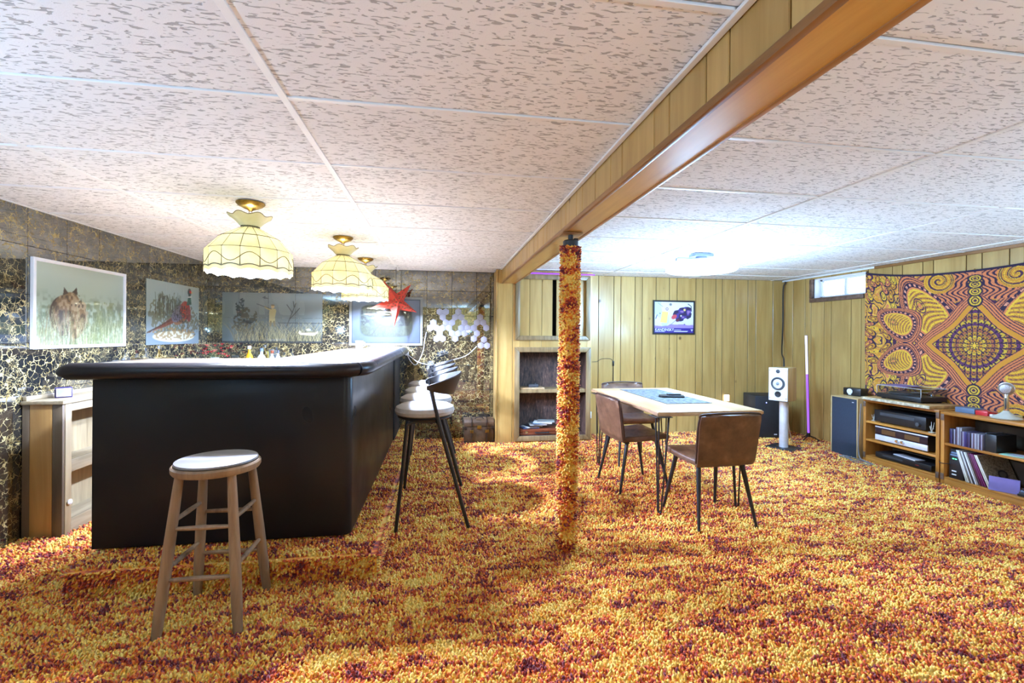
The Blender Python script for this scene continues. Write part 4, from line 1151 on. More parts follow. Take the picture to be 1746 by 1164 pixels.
cv.ell(.34, .33, .010, .008, (.02, .02, .02)); cv.ell(.385, .325, .009, .007, (.02, .02, .02)); cv.ell(.38, .29, .011, .008, lin(70, 50, 44))
nf = cv.noise(60, 40, 3); msk = np.hypot((cv.X-.31)/.16, (cv.Y-.22)/.17) < 1
cv.put(msk*(nf > .64), furd, .8); cv.put(msk*(nf < .3), furl, .8)
cv.grass(0, w, .0, 420, .05, .26, [lin(120, 130, 76), lin(190, 196, 140), lin(84, 92, 54), lin(214, 214, 170)], 4)
cv.grass(.05, .35, .0, 60, .1, .3, [lin(96, 84, 56), lin(160, 140, 96)], 5)
cv.C = cv.C*.72
pc = frame_bars(thing('framed_picture', 'white framed print of a wild cat in grass on mirror tiles', 'picture', (XL+.001, 3.318, 1.18), PI/2), w, h, .022, .022, 'white')
link('print', print_mesh('print', cv, .022, w-.022, .022, h-.022, 'glazedprint', -.012), pc)
MB().bb(.03, w-.03, -.008, .0, .03, h-.03).build('backing_board', 'mattblack', pc)

# --- picture 2: pheasant on 3 x 2 mirror tiles, left wall
w, h = .885, .59
cv = Canvas(w, h, lin(158, 172, 172)); cv.grad(lin(120, 138, 146), lin(176, 190, 180), 0, h)
g = random.Random(8)
nz = cv.noise(26, 22, 9)
bush = np.hypot((cv.X-.34)/.28, (cv.Y-.27)/.19) < .8+.5*nz; cv.put(bush*(cv.noise(60, 50, 10) > .38), lin(104, 104, 74), .85)
bush = np.hypot((cv.X-.72)/.15, (cv.Y-.22)/.13) < .7+.6*nz; cv.put(bush*(cv.noise(60, 50, 12) > .42), lin(104, 96, 62), .85)
cv.grass(.1, .55, .25, 70, .10, .22, [lin(84, 88, 60), lin(60, 62, 48)], 13, .15, .004)
cv.ell(.44, .075, .36, .055, lin(212, 208, 178)); nz = cv.noise(40, 60, 14); cv.put((np.hypot((cv.X-.44)/.38, (cv.Y-.1)/.06) < 1)*(nz > .55), lin(150, 120, 70), .8)
K = 1.3
def T(p): return ((p[0]-.44)*K+.47, (p[1]-.1)*K+.105)
def TL(pts, w_, c_): cv.line([T(p) for p in pts], w_*K, c_)
def TP(pts, c_): cv.poly([T(p) for p in pts], c_)
def TE(x, y, rx, ry, c_, r=0.): cv.ell(*T((x, y)), rx*K, ry*K, c_, r)
TL([(.50, .10), (.52, .19)], .006, lin(90, 70, 50)); TL([(.60, .10), (.585, .19)], .006, lin(90, 70, 50))
TP([(.07, .10), (.12, .105), (.42, .24), (.44, .19), (.30, .15)], lin(136, 66, 44)); TL([(.09, .105), (.40, .21)], .006, lin(60, 34, 32))
TE(.50, .25, .13, .07, lin(140, 96, 62), .5); TE(.46, .25, .10, .055, lin(112, 104, 112), .5); TE(.56, .28, .07, .075, lin(160, 56, 42), .7)
TE(.60, .25, .035, .06, lin(150, 36, 40), .2)
TP([(.575, .32), (.60, .40), (.63, .41), (.645, .33)], lin(56, 100, 80)); TL([(.595, .385), (.64, .39)], .006, lin(214, 214, 204))
TE(.615, .425, .028, .030, lin(40, 58, 50)); TE(.628, .428, .017, .015, lin(178, 34, 36)); TP([(.64, .435), (.672, .422), (.64, .418)], lin(196, 180, 130))
nf = cv.noise(90, 80, 15); cv.put((np.hypot((cv.X-T((.49, 0))[0])/.16, (cv.Y-T((0, .25))[1])/.09) < 1)*(nf > .62), lin(44, 34, 34), .8)
cv.C = cv.C*.8
pt = thing('mural_pheasant', 'pheasant mural printed across six mirror tiles', 'picture', (XL+.001, 4.465, 1.18), PI/2)
for i in range(3):
    for j in range(2): link('tile', print_mesh('tile', cv, w/3*i+.001, w/3*(i+1)-.001, h/2*j+.001, h/2*(j+1)-.001, 'mirrorprint', -.006), pt)

# --- picture 3: duck hunter, 4 x 2 mirror tiles on the rear wall
X0 = ony(379, 540, YB).x; w, h = -1.385-X0, .585
cv = Canvas(w, h, lin(96, 100, 92)); cv.grad(lin(64, 66, 56), lin(134, 140, 132), .05, .5)
cv.put(cv.X < .19, lin(120, 136, 134), .4)
nz = cv.noise(14, 5, 20); cv.put((nz > .55)*(cv.Y > .33), lin(150, 154, 146), .35)
cv.put((np.abs(cv.Y-.235) < .006)*(cv.X > .6), lin(56, 58, 52), .8)
nz = cv.noise(22, 18, 21); tr_ = np.hypot((cv.X-.24)/.13, (cv.Y-.25)/.17) < .6+.7*nz; cv.put(tr_*(cv.noise(60, 60, 22) > .4), lin(74, 66, 42), .9)
tr_ = np.hypot((cv.X-.19)/.05, (cv.Y-.4)/.13) < .5+.8*nz; cv.put(tr_*(cv.noise(60, 60, 23) > .5), lin(44, 52, 44), .9)
for p_ in ([(.70, .2), (.76, .36), (.80, .47)], [(.76, .36), (.70, .45)], [(.73, .28), (.80, .36), (.84, .41)], [(.78, .42), (.77, .49)]): cv.line(p_, .005, lin(60, 52, 40))
cv.grass(.12, w, .0, 620, .06, .24, [lin(132, 120, 76), lin(168, 156, 108), lin(70, 62, 40), lin(48, 44, 32)], 24, .7)
cv.poly([(.505, .24), (.575, .24), (.57, .30), (.585, .38), (.55, .40), (.51, .385), (.505, .31)], lin(172, 156, 104)); cv.ell(.545, .425, .021, .024, lin(190, 160, 110)); cv.ell(.545, .442, .026, .010, lin(120, 104, 66))
cv.line([(.57, .39), (.50, .395), (.46, .42)], .010, lin(176, 158, 106)); cv.line([(.53, .395), (.37, .455)], .004, lin(40, 34, 28))
cv.line([(.525, .25), (.52, .20)], .012, lin(120, 106, 70)); cv.line([(.56, .25), (.565, .20)], .012, lin(120, 106, 70))
cv.ell(.29, .245, .05, .022, lin(20, 20, 20)); cv.ell(.235, .262, .018, .016, lin(20, 20, 20)); cv.line([(.335, .25), (.365, .27)], .005, lin(20, 20, 20))
cv.poly([(.83, .12), (.85, .10), (1.0, .09), (1.04, .115), (1.05, .145), (1.02, .13), (.87, .125), (.84, .15)], lin(196, 184, 142)); cv.line([(.85, .125), (1.02, .125)], .004, lin(70, 60, 44))
cv.poly([(.43, .53), (.47, .55), (.46, .53), (.50, .52), (.46, .515)], lin(60, 56, 46)); cv.put((cv.Y < .02), lin(40, 44, 48), .8)
cv.C = cv.C*.8
pt = thing('mural_hunter', 'duck hunter mural printed across dark mirror tiles behind the bar', 'picture', (X0, YB-.001, 1.18), 0)
ed = [0]+[ony(x, 540, YB).x-X0 for x in (408, 457.6, 504)]+[w]
for i in range(4):
    for j in range(2): link('tile', print_mesh('tile', cv, ed[i]+.0015, ed[i+1]-.0015, h/2*j+.001, h/2*(j+1)-.001, 'mirrorprint', -.006), pt)

# --- picture 4: cabin in the woods, grey frame on the rear wall
w, h = .862, .59
cv = Canvas(w, h, lin(150, 164, 182)); cv.grad(lin(120, 138, 160), lin(176, 190, 206), 0, h)
rr = np.maximum(np.abs(cv.X-.43)/.315, np.abs(cv.Y-.30)/.20); rr = (np.abs((cv.X-.43)/.315)**5+np.abs((cv.Y-.30)/.20)**5)**.2
inn = np.clip((1-rr)*14, 0, 1); cv.put(inn, lin(58, 70, 58))
nz = cv.noise(24, 24, 30); cv.put(inn*(nz > .5), lin(92, 108, 84), .7); nz = cv.noise(60, 60, 31); cv.put(inn*(nz > .62), lin(130, 146, 120), .6)
cv.put(inn*(cv.Y < .24), lin(104, 116, 84), .7)
cv.poly([(.38, .22), (.38, .32), (.48, .38), (.58, .31), (.58, .22)], lin(74, 78, 78)); cv.poly([(.28, .26), (.28, .34), (.44, .40), (.44, .26)], lin(84, 90, 92))
cv.poly([(.24, .32), (.40, .42), (.50, .42), (.36, .33)], lin(168, 178, 186)); cv.poly([(.42, .29), (.50, .35), (.60, .35), (.56, .29)], lin(178, 190, 198))
cv.poly([(.47, .22), (.47, .28), (.53, .28), (.53, .22)], lin(54, 50, 50)); cv.ell(.66, .36, .07, .12, lin(44, 56, 46), 0, .8)
cv.grass(.14, .72, .12, 120, .02, .07, [lin(140, 150, 110), lin(84, 96, 70)], 32)
cv.line([(.26, .13), (.34, .24)], .004, lin(70, 66, 60))
cv.C = cv.C*.22
pt = frame_bars(thing('framed_picture', 'grey framed print of a wooden cabin in woods behind the star', 'picture', (ony(596, 540, YB).x, YB-.001, 1.155), 0), w, h, .028, .022, 'frameg')
link('print', print_mesh('print', cv, .028, w-.028, .028, h-.028, 'glazedprint', -.012), pt)
b = MB(); 
for q in ((.034, w-.034, .034, .038), (.034, w-.034, h-.038, h-.034)): b.bb(q[0], q[1], -.0145, -.013, q[2], q[3])
for q in ((.034, .038), (w-.038, w-.034)): b.bb(q[0], q[1], -.0145, -.013, .034, h-.034)
b.build('inner_line', 'mattblack', pt); MB().bb(.03, w-.03, -.008, 0, .03, h-.03).build('backing_board', 'mattblack', pt)

# --- poster on the plank wall: generic abstract shapes, blue band with lettering
PX, PZ = 2.775, 1.315; w, h = .60, .455
cv = Canvas(w, h, lin(214, 218, 226)); cv.grad(lin(206, 196, 226), lin(220, 224, 222), .1, .3)
nz = cv.noise(12, 10, 40); cv.put((cv.X < .22)*(nz > .4), lin(170, 190, 224), .6); cv.put((nz > .62)*(cv.X > .2)*(cv.X < .4), lin(236, 228, 170), .8)
cv.poly([(.10, .16), (.20, .15), (.22, .30), (.13, .31)], lin(232, 214, 110)); cv.ell(.20, .34, .022, .022, lin(130, 70, 90)); cv.ell(.20, .34, .012, .012, lin(232, 228, 226))
nz = cv.noise(26, 26, 41); bl = np.hypot((cv.X-.42+(cv.Y-.27)*-.5)/.12, (cv.Y-.28)/.09) < .7+.6*nz; cv.put(bl, lin(66, 48, 128)); cv.put(bl*(nz > .6), lin(40, 30, 70)); cv.put(bl*(nz < .3), lin(150, 110, 160))
cv.ell(.30, .235, .045, .03, lin(196, 78, 84), .5); cv.ell(.35, .19, .03, .022, lin(96, 38, 60), .2); cv.ell(.45, .33, .018, .018, lin(230, 200, 120)); cv.ell(.40, .25, .012, .012, lin(240, 236, 232))
cv.line([(.25, .13), (.36, .22)], .004, lin(30, 28, 34)); cv.line([(.50, .41), (.545, .38), (.55, .31)], .007, lin(30, 30, 50)); cv.line([(.07, .42), (.14, .37)], .004, lin(90, 60, 80))
cv.ell(.10, .28, .010, .010, (.03, .03, .03)); cv.ell(.45, .135, .012, .012, (.03, .03, .03)); cv.ell(.25, .40, .022, .020, lin(120, 120, 124)); cv.line([(.04, .21), (.06, .26)], .007, lin(50, 46, 110))
nz = cv.noise(16, 30, 42); cv.put((cv.Y < .10+.05*nz), lin(128, 92, 178), .8); cv.put(cv.Y < .085, lin(46, 30, 128))
po = frame_bars(thing('framed_poster', 'black framed abstract poster with white lettering on planks', 'poster', (PX, YB-.004, PZ), 0), w, h, .022, .02, 'blackplastic')
link('print', print_mesh('print', cv, .022, w-.022, .022, h-.022, 'print', -.012, 300), po)
MB().bb(.03, w-.03, -.008, 0, .03, h-.03).build('backing_board', 'mattblack', po)
def lettering(txt, parent, loc, size, sx=1., mat='white', name='lettering', rot=(PI/2, 0, 0)):
    cd = bpy.data.curves.new(name, 'FONT'); cd.body = txt; cd.size = size; cd.extrude = .0004; cd.offset = .0003*size/.05
    tmp = bpy.data.objects.new('tmp', cd); COL.objects.link(tmp)
    bpy.context.view_layer.update()
    me = bpy.data.meshes.new_from_object(tmp.evaluated_get(bpy.context.evaluated_depsgraph_get()))
    bpy.data.objects.remove(tmp); me.name = name
    me.materials.clear(); me.materials.append(M[mat])
    o = link(name, me, parent, loc, rot); o.scale = (sx, 1, 1); return o
lettering('KANDINSKY', po, (.030, -.0135, .047), .052, .92)
for z, x0, x1 in ((.036, .03, .17), (.060, .30, .40), (.044, .30, .50), (.036, .30, .49)): MB().bb(x0, x1, -.0140, -.0125, z, z+.0045).build('small_print', 'white', po)
MB().face([(.535, -.0135, .068), (.575, -.0135, .068), (.56, -.0135, .056), (.556, -.0135, .042), (.552, -.0135, .042), (.552, -.0135, .056)]).build('emblem', 'white', po, smooth=0)

# ================================================================== TAPESTRY on the right wall
TC = onx(1662, 585, XR-.015).y; TY1 = onx(1475, 560, XR-.015).y; TY0 = 2*TC-TY1; TCZ = 1.248
def tapestry():
    st_ = .0046
    ny, nz_ = int((TY1-TY0)/st_), int(1.345/st_)
    U, Vv = np.meshgrid(np.linspace(-1, 1, ny), np.linspace(0, 1, nz_))
    half = (TY1-TY0)/2
    a, sag = U*half, None
    topz = 1.905+.115*np.abs(U)**2.2
    z = .66+(topz-.66)*Vv
    zf = .66+(1.95-.66)*Vv
    A, Bv = np.abs(a), np.abs(zf-TCZ)
    purp, gold, sal, yel, dk = [np.array(lin(*c_)) for c_ in ((70, 30, 62), (208, 140, 36), (218, 126, 74), (232, 186, 52), (40, 22, 52))]
    rg = np.random.default_rng(5)
    def fbm(x, y, sc, seed):
        r = np.random.default_rng(seed).random((80, 80)); o = 0; am = 1.; tot = 0
        for k in range(3):
            u, v = x*sc*2**k+20, y*sc*2**k+20; i, j = u.astype(int) % 79, v.astype(int) % 79; fu, fv = u % 1, v % 1
            fu, fv = fu*fu*(3-2*fu), fv*fv*(3-2*fv)
            o = o+am*((r[j, i]*(1-fu)+r[j, i+1]*fu)*(1-fv)+(r[j+1, i]*(1-fu)+r[j+1, i+1]*fu)*fv); tot += am; am *= .5
        return o/tot
    C = np.zeros(A.shape+(3,)); C[:] = gold
    def put(m, c_, al=1.): nonlocal C; m = np.clip(m, 0, 1)[..., None]*al; C = C*(1-m)+c_*m
    lines = lambda ph, th: (np.abs(((ph) % 1)-.5) < th/2).astype(float)
    # outer field: drops and tendrils
    wx, wy = A+.09*(fbm(A, Bv, 5, 1)-.5)*2, Bv+.09*(fbm(A, Bv, 5, 2)-.5)*2
    fld = fbm(wx, wy, 6.5, 3)
    put((fld*6 % 1 < .5), sal*.95+.02)
    put(lines(fld*12+.1, .42)*(A > .5), yel, .8)
    put(lines(fld*6.0, .30), purp)
    # drops on a jittered lattice
    g = random.Random(4)
    for k in range(46):
        cx, cy = g.uniform(.62, 1.06), g.uniform(0, .72); rot = math.atan2(cy, cx-.55)+g.uniform(-.5, .5); rl, rw = g.uniform(.04, .075), g.uniform(.018, .03)
        dx, dy = A-cx, Bv-cy; u = (dx*math.cos(rot)+dy*math.sin(rot))/rl; v = (-dx*math.sin(rot)+dy*math.cos(rot))/rw
        e = np.hypot(u, v*(1.25+.55*u)); put(e < 1.22, dk); put(e < .95, [gold, yel, sal][k % 3]); put((e < .62)&(e > .45), purp); put(e < .3, yel)
    # wing petals
    def petal(cx, cy, rl, rw, rot, seed):
        nonlocal C
        dx, dy = A-cx, Bv-cy; u = (dx*math.cos(rot)+dy*math.sin(rot))/rl; v = (-dx*math.sin(rot)+dy*math.cos(rot))/rw
        e = np.hypot(u, v*(1+.35*u))
        put(e < 1.42, sal); put((e < 1.42)*lines(e*9, .38), dk)
        put((e < 1.12)&(e > .93), dk); an = np.arctan2(v, u); dots = (np.abs(((an*26/(2*PI)) % 1)-.5) < .22)&(np.abs(e-1.02) < .05); put(dots, sal+.12)
        put(e < .93, sal); put((e < .84), gold)
        ph = u*3.2+v*v*1.3+.5*fbm(A, Bv, 6, seed)
        put((e < .80)*lines(ph*1.9, .30), yel); put((e < .80)*lines(ph*1.9+.5, .16), purp*1.4)
        put((e < .86)&(e > .78), yel)
        e3 = np.hypot((u-.25)*2.2, (v+.1)*2.4); put((e3 < .8)*(lines(e3*4.2, .4)), purp); put((e3 < .2), sal)
    petal(.42, .33, .30, .165, R_(56), 7)
    petal(.70, .20, .17, .115, R_(20), 8)
    # top and bottom flames near the centre column
    put((Bv > .42)*(A < .30)*(A > .06), sal); put((Bv > .42)*(A < .30)*(A > .05)*lines((A*1.0+.05*np.sin(Bv*22)+.02*np.sin(Bv*60))*22, .42), dk)
    s_ = np.hypot((A-.30)*1., (Bv-.62)*1.15); put((s_ < .14), gold); put((s_ < .14)*lines(s_*17+np.arctan2(Bv-.62, A-.30)/(2*PI), .34), purp); put((s_ < .14)*lines(s_*34+np.arctan2(Bv-.62, A-.30)/(2*PI), .2), yel)
    # centre diamond with mandala
    dmd = A/.365+Bv/.365+.10*np.sin(np.clip(A/.365, 0, 1)*PI)*np.sin(np.clip(Bv/.365, 0, 1)*PI)
    put((dmd < 1.42)&(dmd > 1.), sal); put((dmd < 1.42)*(dmd > 1.0)*lines(dmd*14, .36), dk); put((dmd < 1.16)&(dmd > 1.02), gold)
    put(dmd < 1.0, dk)
    r_, th_ = np.hypot(a, zf-TCZ), np.arctan2(zf-TCZ, a)
    for k in range(12):
        r0, n, cc = .020+.029*k, (8, 12, 12, 16, 20, 24, 24, 28, 32, 36, 40, 40)[k], (yel, gold, yel*.9, gold*.75, sal*.6, gold*.8, purp*2.0, yel*.8, sal*.55, gold*.85, purp*2.0, yel*.85)[k]
        rr = np.abs(r_-r0-.007*np.cos(n*th_)-.004*np.cos(2.5*n*th_)); m = (rr < .0105)&(dmd < .97); put(m, cc); put(m*(np.abs(((th_*n/(2*PI)) % 1)-.5) < .13), purp)
        put((np.abs(r_-r0-.0155) < .0028)&(dmd < .97), yel*.8 if k % 2 else purp)
        pet = (np.hypot(((th_*n/(2*PI)) % 1-.5)*2*PI*r0/n/1., (r_-r0)) < .0055)&(dmd < .97); put(pet, dk)
    put(r_ < .012, yel)
    # centre column jewels
    for cz, rz_ in ((.415, .045), (.50, .035), (.565, .030), (.62, .028)):
        e = np.hypot(A/.045, (Bv-cz)/rz_); put(e < 1.35, dk); put(e < 1.0, yel*.9); put((e < .72)&(e > .5), dk); put(e < .3, purp)
    put(lines(fbm(a, zf, 34, 12)*5, .14)*(dmd > 1.4), purp, .45)
    # dark hem
    put(Vv > .985, dk)
    X = -a; Yd = -.012-.006*np.sin(U*9+1.)*(1-Vv)*1.2-.004*np.sin(Vv*7+U*4)
    V3 = np.c_[X.ravel(), Yd.ravel(), (z-TCZ).ravel()]
    i = np.arange(nz_-1)[:, None]*ny+np.arange(ny-1)[None]
    Fc = np.stack([i, i+ny, i+ny+1, i+1], -1).reshape(-1, 4)
    return arr_mesh('cloth', V3, Fc, 'tapestry', col=C.reshape(-1, 3))
tp_ = thing('wall_tapestry', 'gold and purple psychedelic tapestry hung on the planks', 'tapestry', (XR-.002, TC, TCZ), -PI/2)
cl = link('cloth', tapestry(), tp_); md = cl.modifiers.new('thickness', 'SOLIDIFY'); md.thickness = .0025; md.offset = 0
for u in (-1, 0, 1):
    MB().lathe([(.004, 0), (.006, .004), (.002, .010)], (u*1.04, -.016, (.66 if u == 0 else .765)), 8, Matrix.Rotation(PI/2, 4, 'X')).build('pin', 'brass', tp_)

# ================================================================== HI-FI SHELVES (right wall)
SX = 4.37                                # shelf fronts
def lx(px, py=700, X=SX): return onx(px, py, X).y
def shelf_unit(label, y1, y0, zs, ztop, dep=.335):
    """y1 far end, y0 near end; local x = towards the camera (right as seen), y = depth to the wall"""
    t = thing('hifi_shelf', label, 'shelf', (SX, y1, 0), -PI/2, 'low oak hi-fi shelves')
    L = y1-y0; th = .024
    for x in (0, L-.03):
        MB().bb(x, x+.03, 0, dep, 0, ztop-th).build('upright', 'oakv', t, bevel=.003)
        for z in (.05, ztop-.075): MB().bb(x+.001, x+.029, -.003, .001, z, z+.055).build('corner_joint', 'darktrim', t, bevel=.001)
    MB().bb(0, L, -.002, dep, ztop-th, ztop).build('top_board', 'oak', t, bevel=.003)
    for z in zs: MB().bb(.03, L-.03, .004, dep-.01, z-.020, z).build('shelf_board', 'oak', t, bevel=.002)
    MB().bb(.03, L-.03, .0, .02, .0, zs[0]-.020).build('plinth', 'oak', t, bevel=.002)
    MB().bb(.03, L-.03, dep-.008, dep-.002, .05, ztop-th).build('back_panel', 'groove', t)
    return t, L
y1a, y0a = 4.165, 3.425
sh1, L1 = shelf_unit('low oak shelf unit holding hi-fi components beside the black speaker', y1a, y0a, (.075, .245, .432), .652)
y1b, y0b = 3.415, 2.25
sh2, L2 = shelf_unit('low oak shelf unit holding records and discs under the tapestry', y1b, y0b, (.078, .375), .645)
def S1(x, y, z): return (SX+y, y1a-x, z)
def S2(x, y, z): return (SX+y, y1b-x, z)
RZ = -PI/2
# slab on top of unit 1
sl = thing('live_edge_slab', 'rough live-edge slab laid on top of the oak shelf', 'slab', S1(-.0, -.055, .6525), RZ)
MB().bb(.02, .69, .02, .37, 0, .030).build('slab_board', 'slab', sl, bevel=.003)
g = random.Random(2)
top_e = [(.02+.67*i/16, g.uniform(-.004, .010)) for i in range(17)]
MB().prism(top_e+[(.69, .02), (.02, .02)], .002, .029).build('bark_edge', 'bark', sl, bevel=.003)
# turntable
tt = thing('turntable', 'record turntable under a smoky acrylic dust cover on the slab', 'turntable', S1(.13, .02, .683), RZ)
TW, TD = .435, .29
MB().bb(0, TW, 0, TD, .012, .055).build('plinth', 'blackplastic', tt, bevel=.004)
for x in (.04, TW-.04):
    for y in (.04, TD-.04): MB().lathe([(.018, 0), (.02, .006), (.016, .012)], (x, y, 0), 12).build('foot', 'darkgrey', tt)
MB().lathe([(.005, .057), (.125, .057), (.128, .064), (.128, .072), (.005, .073)], (.17, .14, 0), 32).build('platter', 'darkgrey', tt)
MB().lathe([(.005, .0735), (.120, .0735), (.120, .0755), (.005, .0755)], (.17, .14, 0), 32).build('record', 'blackplastic', tt)
MB().tube([(.36, .22, .07), (.36, .22, .088), (.355, .18, .088), (.26, .10, .082)], .004, 8).build('tonearm', 'chrome', tt)
MB().lathe([(.02, .056), (.02, .075), (.014, .08)], (.36, .22, 0), 14).build('tonearm_pivot', 'chrome', tt)
cv_ = MB()
cv_.bb(0, TW, 0, .004, .057, .128).bb(0, TW, TD-.004, TD, .057, .128).bb(0, .004, .004, TD-.004, .057, .128).bb(TW-.004, TW, .004, TD-.004, .057, .128).bb(0, TW, 0, TD, .128, .132)
cv_.build('dust_cover', 'cover', tt, smooth=0)
em = MB()
for (x0, x1, y0, y1_) in ((0, TW, -.001, .003), (0, TW, TD-.003, TD+.001)): em.bb(x0, x1, y0, y1_, .130, .134)
for x in (-.001, TW-.003): em.bb(x, x+.004, 0, TD, .130, .134).bb(x, x+.004, -.001, .003, .057, .13)
em.build('cover_edge', 'glassclear', tt)
slv = MB().box((0, 0, .002), (.26, .19, .004)).build('record_sleeve', 'purplebox', None, S1(.27, .15, .8175), (0, 0, RZ+.05)); tag(slv, 'lilac record sleeve lying on the turntable cover', 'sleeve')
# components in unit 1
rc = thing('av_receiver', 'black hi-fi receiver on the upper shelf of the oak unit', 'receiver', S1(.10, .03, .4325), RZ)
MB().bb(0, .50, .012, .29, .012, .125).build('case', 'blackplastic', rc, bevel=.003)
MB().bb(-.002, .502, 0, .012, .012, .127).build('front_panel', 'blackplastic', rc, bevel=.003)
MB().bb(.06, .40, -.002, .001, .078, .108).build('display', 'darkgrey', rc)
for x in [.06+.03*k for k in range(8)]: MB().lathe([(.006, -.008), (.007, .0)], (x, 0, .045), 10, Matrix.Translation((x, 0, .045)) @ Matrix.Rotation(PI/2, 4, 'X') @ Matrix.Translation((-x, 0, -.045))).build('button', 'silver', rc)
MB().lathe([(.018, .022), (.020, .0)], (0, 0, 0), 18, Matrix.Translation((.44, 0, .055)) @ Matrix.Rotation(PI/2, 4, 'X')).build('volume_knob', 'darkgrey', rc)
for x in (.05, .45):
    for y in (.04, .25): MB().lathe([(.018, 0), (.018, .012)], (x, y, 0), 10).build('foot', 'blackplastic', rc)
am = thing('power_amplifier', 'amplifier with a silver and dark front on the middle shelf', 'amplifier', S1(.115, .02, .2455), RZ)
MB().bb(.004, .506, .012, .29, .012, .148).build('case', 'blackplastic', am, bevel=.003)
MB().bb(0, .51, 0, .014, .012, .066).build('front_panel', 'silver', am, bevel=.003)
MB().bb(.0, .51, .002, .014, .067, .138).build('meter_window', plain('smoked_panel', lin(46, 32, 38), .15), am, bevel=.001)
MB().bb(0, .51, 0, .014, .138, .150).build('top_trim', 'silver', am, bevel=.002)
for x in (.07, .30): MB().bb(x, x+.14, .0, .003, .08, .125).build('meter', plain('meter_face', lin(96, 66, 40), .3), am)
for x in (.235, .285): MB().lathe([(.014, .018), (.016, .0)], (0, 0, 0), 16, Matrix.Translation((x, 0, .042)) @ Matrix.Rotation(PI/2, 4, 'X')).build('knob', 'chrome', am)
for x in (.05, .46):
    for y in (.04, .25): MB().lathe([(.018, 0), (.018, .012)], (x, y, 0), 10).build('foot', 'blackplastic', am)
dv = thing('disc_player', 'slim black disc player on the bottom shelf of the oak unit', 'disc player', S1(.12, .02, .0755), RZ)
MB().bb(0, .54, 0, .27, .008, .060).build('case', 'blackplastic', dv, bevel=.004)
MB().bb(.08, .28, -.002, .001, .03, .046).build('disc_tray', 'darkgrey', dv)
MB().bb(.40, .43, -.002, .001, .03, .034).build('indicator', 'redglass', dv)
for x in (.05, .49):
    for y in (.04, .23): MB().lathe([(.016, 0), (.016, .008)], (x, y, 0), 10).build('foot', 'blackplastic', dv)
kb = MB().box((0, 0, .006), (.24, .10, .010)).build('silver_case', 'silver', None, S1(.40, .09, .1365), (0, 0, RZ-.15), bevel=.002); tag(kb, 'flat silver case lying on the disc player', 'case')
g = random.Random(9)
for k, (p, s_, lb) in enumerate(((S1(.055, .07, .433), 1., 'small cream fern ornament left of the receiver'), (S1(.645, .04, .433), 1.2, 'small white coral ornament right of the receiver'))):
    t = thing('coral_ornament', lb, 'ornament', p)
    MB().lathe([(.02*s_, 0), (.022*s_, .004), (.006, .010)], seg=10).build('ornament_base', 'greystone', t)
    for q in range(9):
        a, r = g.uniform(0, 2*PI), g.uniform(.012, .026)*s_
        MB().tube([(0, 0, .008), (r*.5*math.cos(a), r*.5*math.sin(a), .03*s_), (r*math.cos(a), r*math.sin(a), g.uniform(.03, .085)*s_)], [.004, .003, .0015], 5).build('branch', 'greystone', t)
# unit 2: discs
cols = [lin(60, 48, 92), lin(92, 84, 130), lin(40, 34, 52), lin(190, 184, 206), lin(120, 96, 110), lin(214, 210, 220), lin(150, 140, 150), lin(200, 196, 200), lin(84, 60, 90), lin(180, 170, 190), lin(96, 80, 140), lin(60, 56, 110)]
dm = [plain('disc_spine_%d' % k, tuple(q*.6 for q in c_), .3) for k, c_ in enumerate(cols)]
x = .05; nd = ['violet', 'mauve', 'black', 'pale lilac', 'brown grey', 'white', 'grey', 'silver', 'plum', 'pale grey', 'purple', 'indigo']
for k in range(22):
    hh = .128 if k < 4 else (.150 if k < 8 else .126); y_ = .03 if k < 8 else .012
    if k in (4, 8): x += .006
    o = MB().bb(0, .0102, 0, .14, 0, hh).build('disc_case', dm[k % 12], None, S2(x, y_, .3755), (0, 0, RZ), bevel=.0008)
    zone = 'short front row' if k < 4 else ('taller middle stretch' if k < 8 else 'long end row')
    tag(o, '%s spined disc case in the %s on the shelf%s' % (nd[k % 12], zone, ' by the cube' if k == 20 else (' by cube' if k > 20 else '')), 'disc case', 'disc cases on the oak shelf'); x += .0112
bk = thing('storage_cube', 'black storage cube standing beside the disc cases', 'box', S2(x+.055, .02, .3755), RZ)
MB().bb(-.045, .035, 0, .20, 0, .140).build('cube_body', 'blackplastic', bk, bevel=.004)
for k in range(4): MB().bb(-.047, -.043, .012, .18, .02+.034*k, .045+.034*k).build('cube_slot', 'bluegrey', bk, bevel=.001)
md_ = thing('disc_wallet', 'mint green disc sleeve lying on the oak shelf', 'sleeve', S2(.50, .085, .3757), RZ+.2)
MB().bb(-.09, .09, -.062, .062, 0, .004).build('sleeve', 'mint', md_, bevel=.001)
MB().lathe([(.018, .0042), (.056, .0042), (.056, .0050), (.018, .0050)], seg=28).build('disc', 'silver', md_)
# battery box
ub = thing('power_supply', 'black power supply unit with green lights on the bottom shelf', 'power supply', S2(.05, .025, .0785), RZ)
MB().prism([(0, 0), (.012, .0), (.012, .215), (.004, .215)], -.0, .11, Matrix(((0, 0, 1, 0), (1, 0, 0, 0), (0, 1, 0, 0), (0, 0, 0, 1)))).bb(0, .11, .012, .27, 0, .25).build('case', 'blackplastic', ub, bevel=.006)
MB().box((.055, .012, .222), (.09, .004, .06), Matrix.Rotation(R_(-24), 3, 'X')).build('top_panel', 'bluegrey', ub, bevel=.002)
for x_ in (.03, .05): MB().bb(x_, x_+.012, -.003, .001, .168, .174).build('indicator', 'greendot', ub)
for z_ in (.06, .03): MB().bb(.025, .06, -.003, .001, z_, z_+.010).build('vent_label', 'paper', ub)
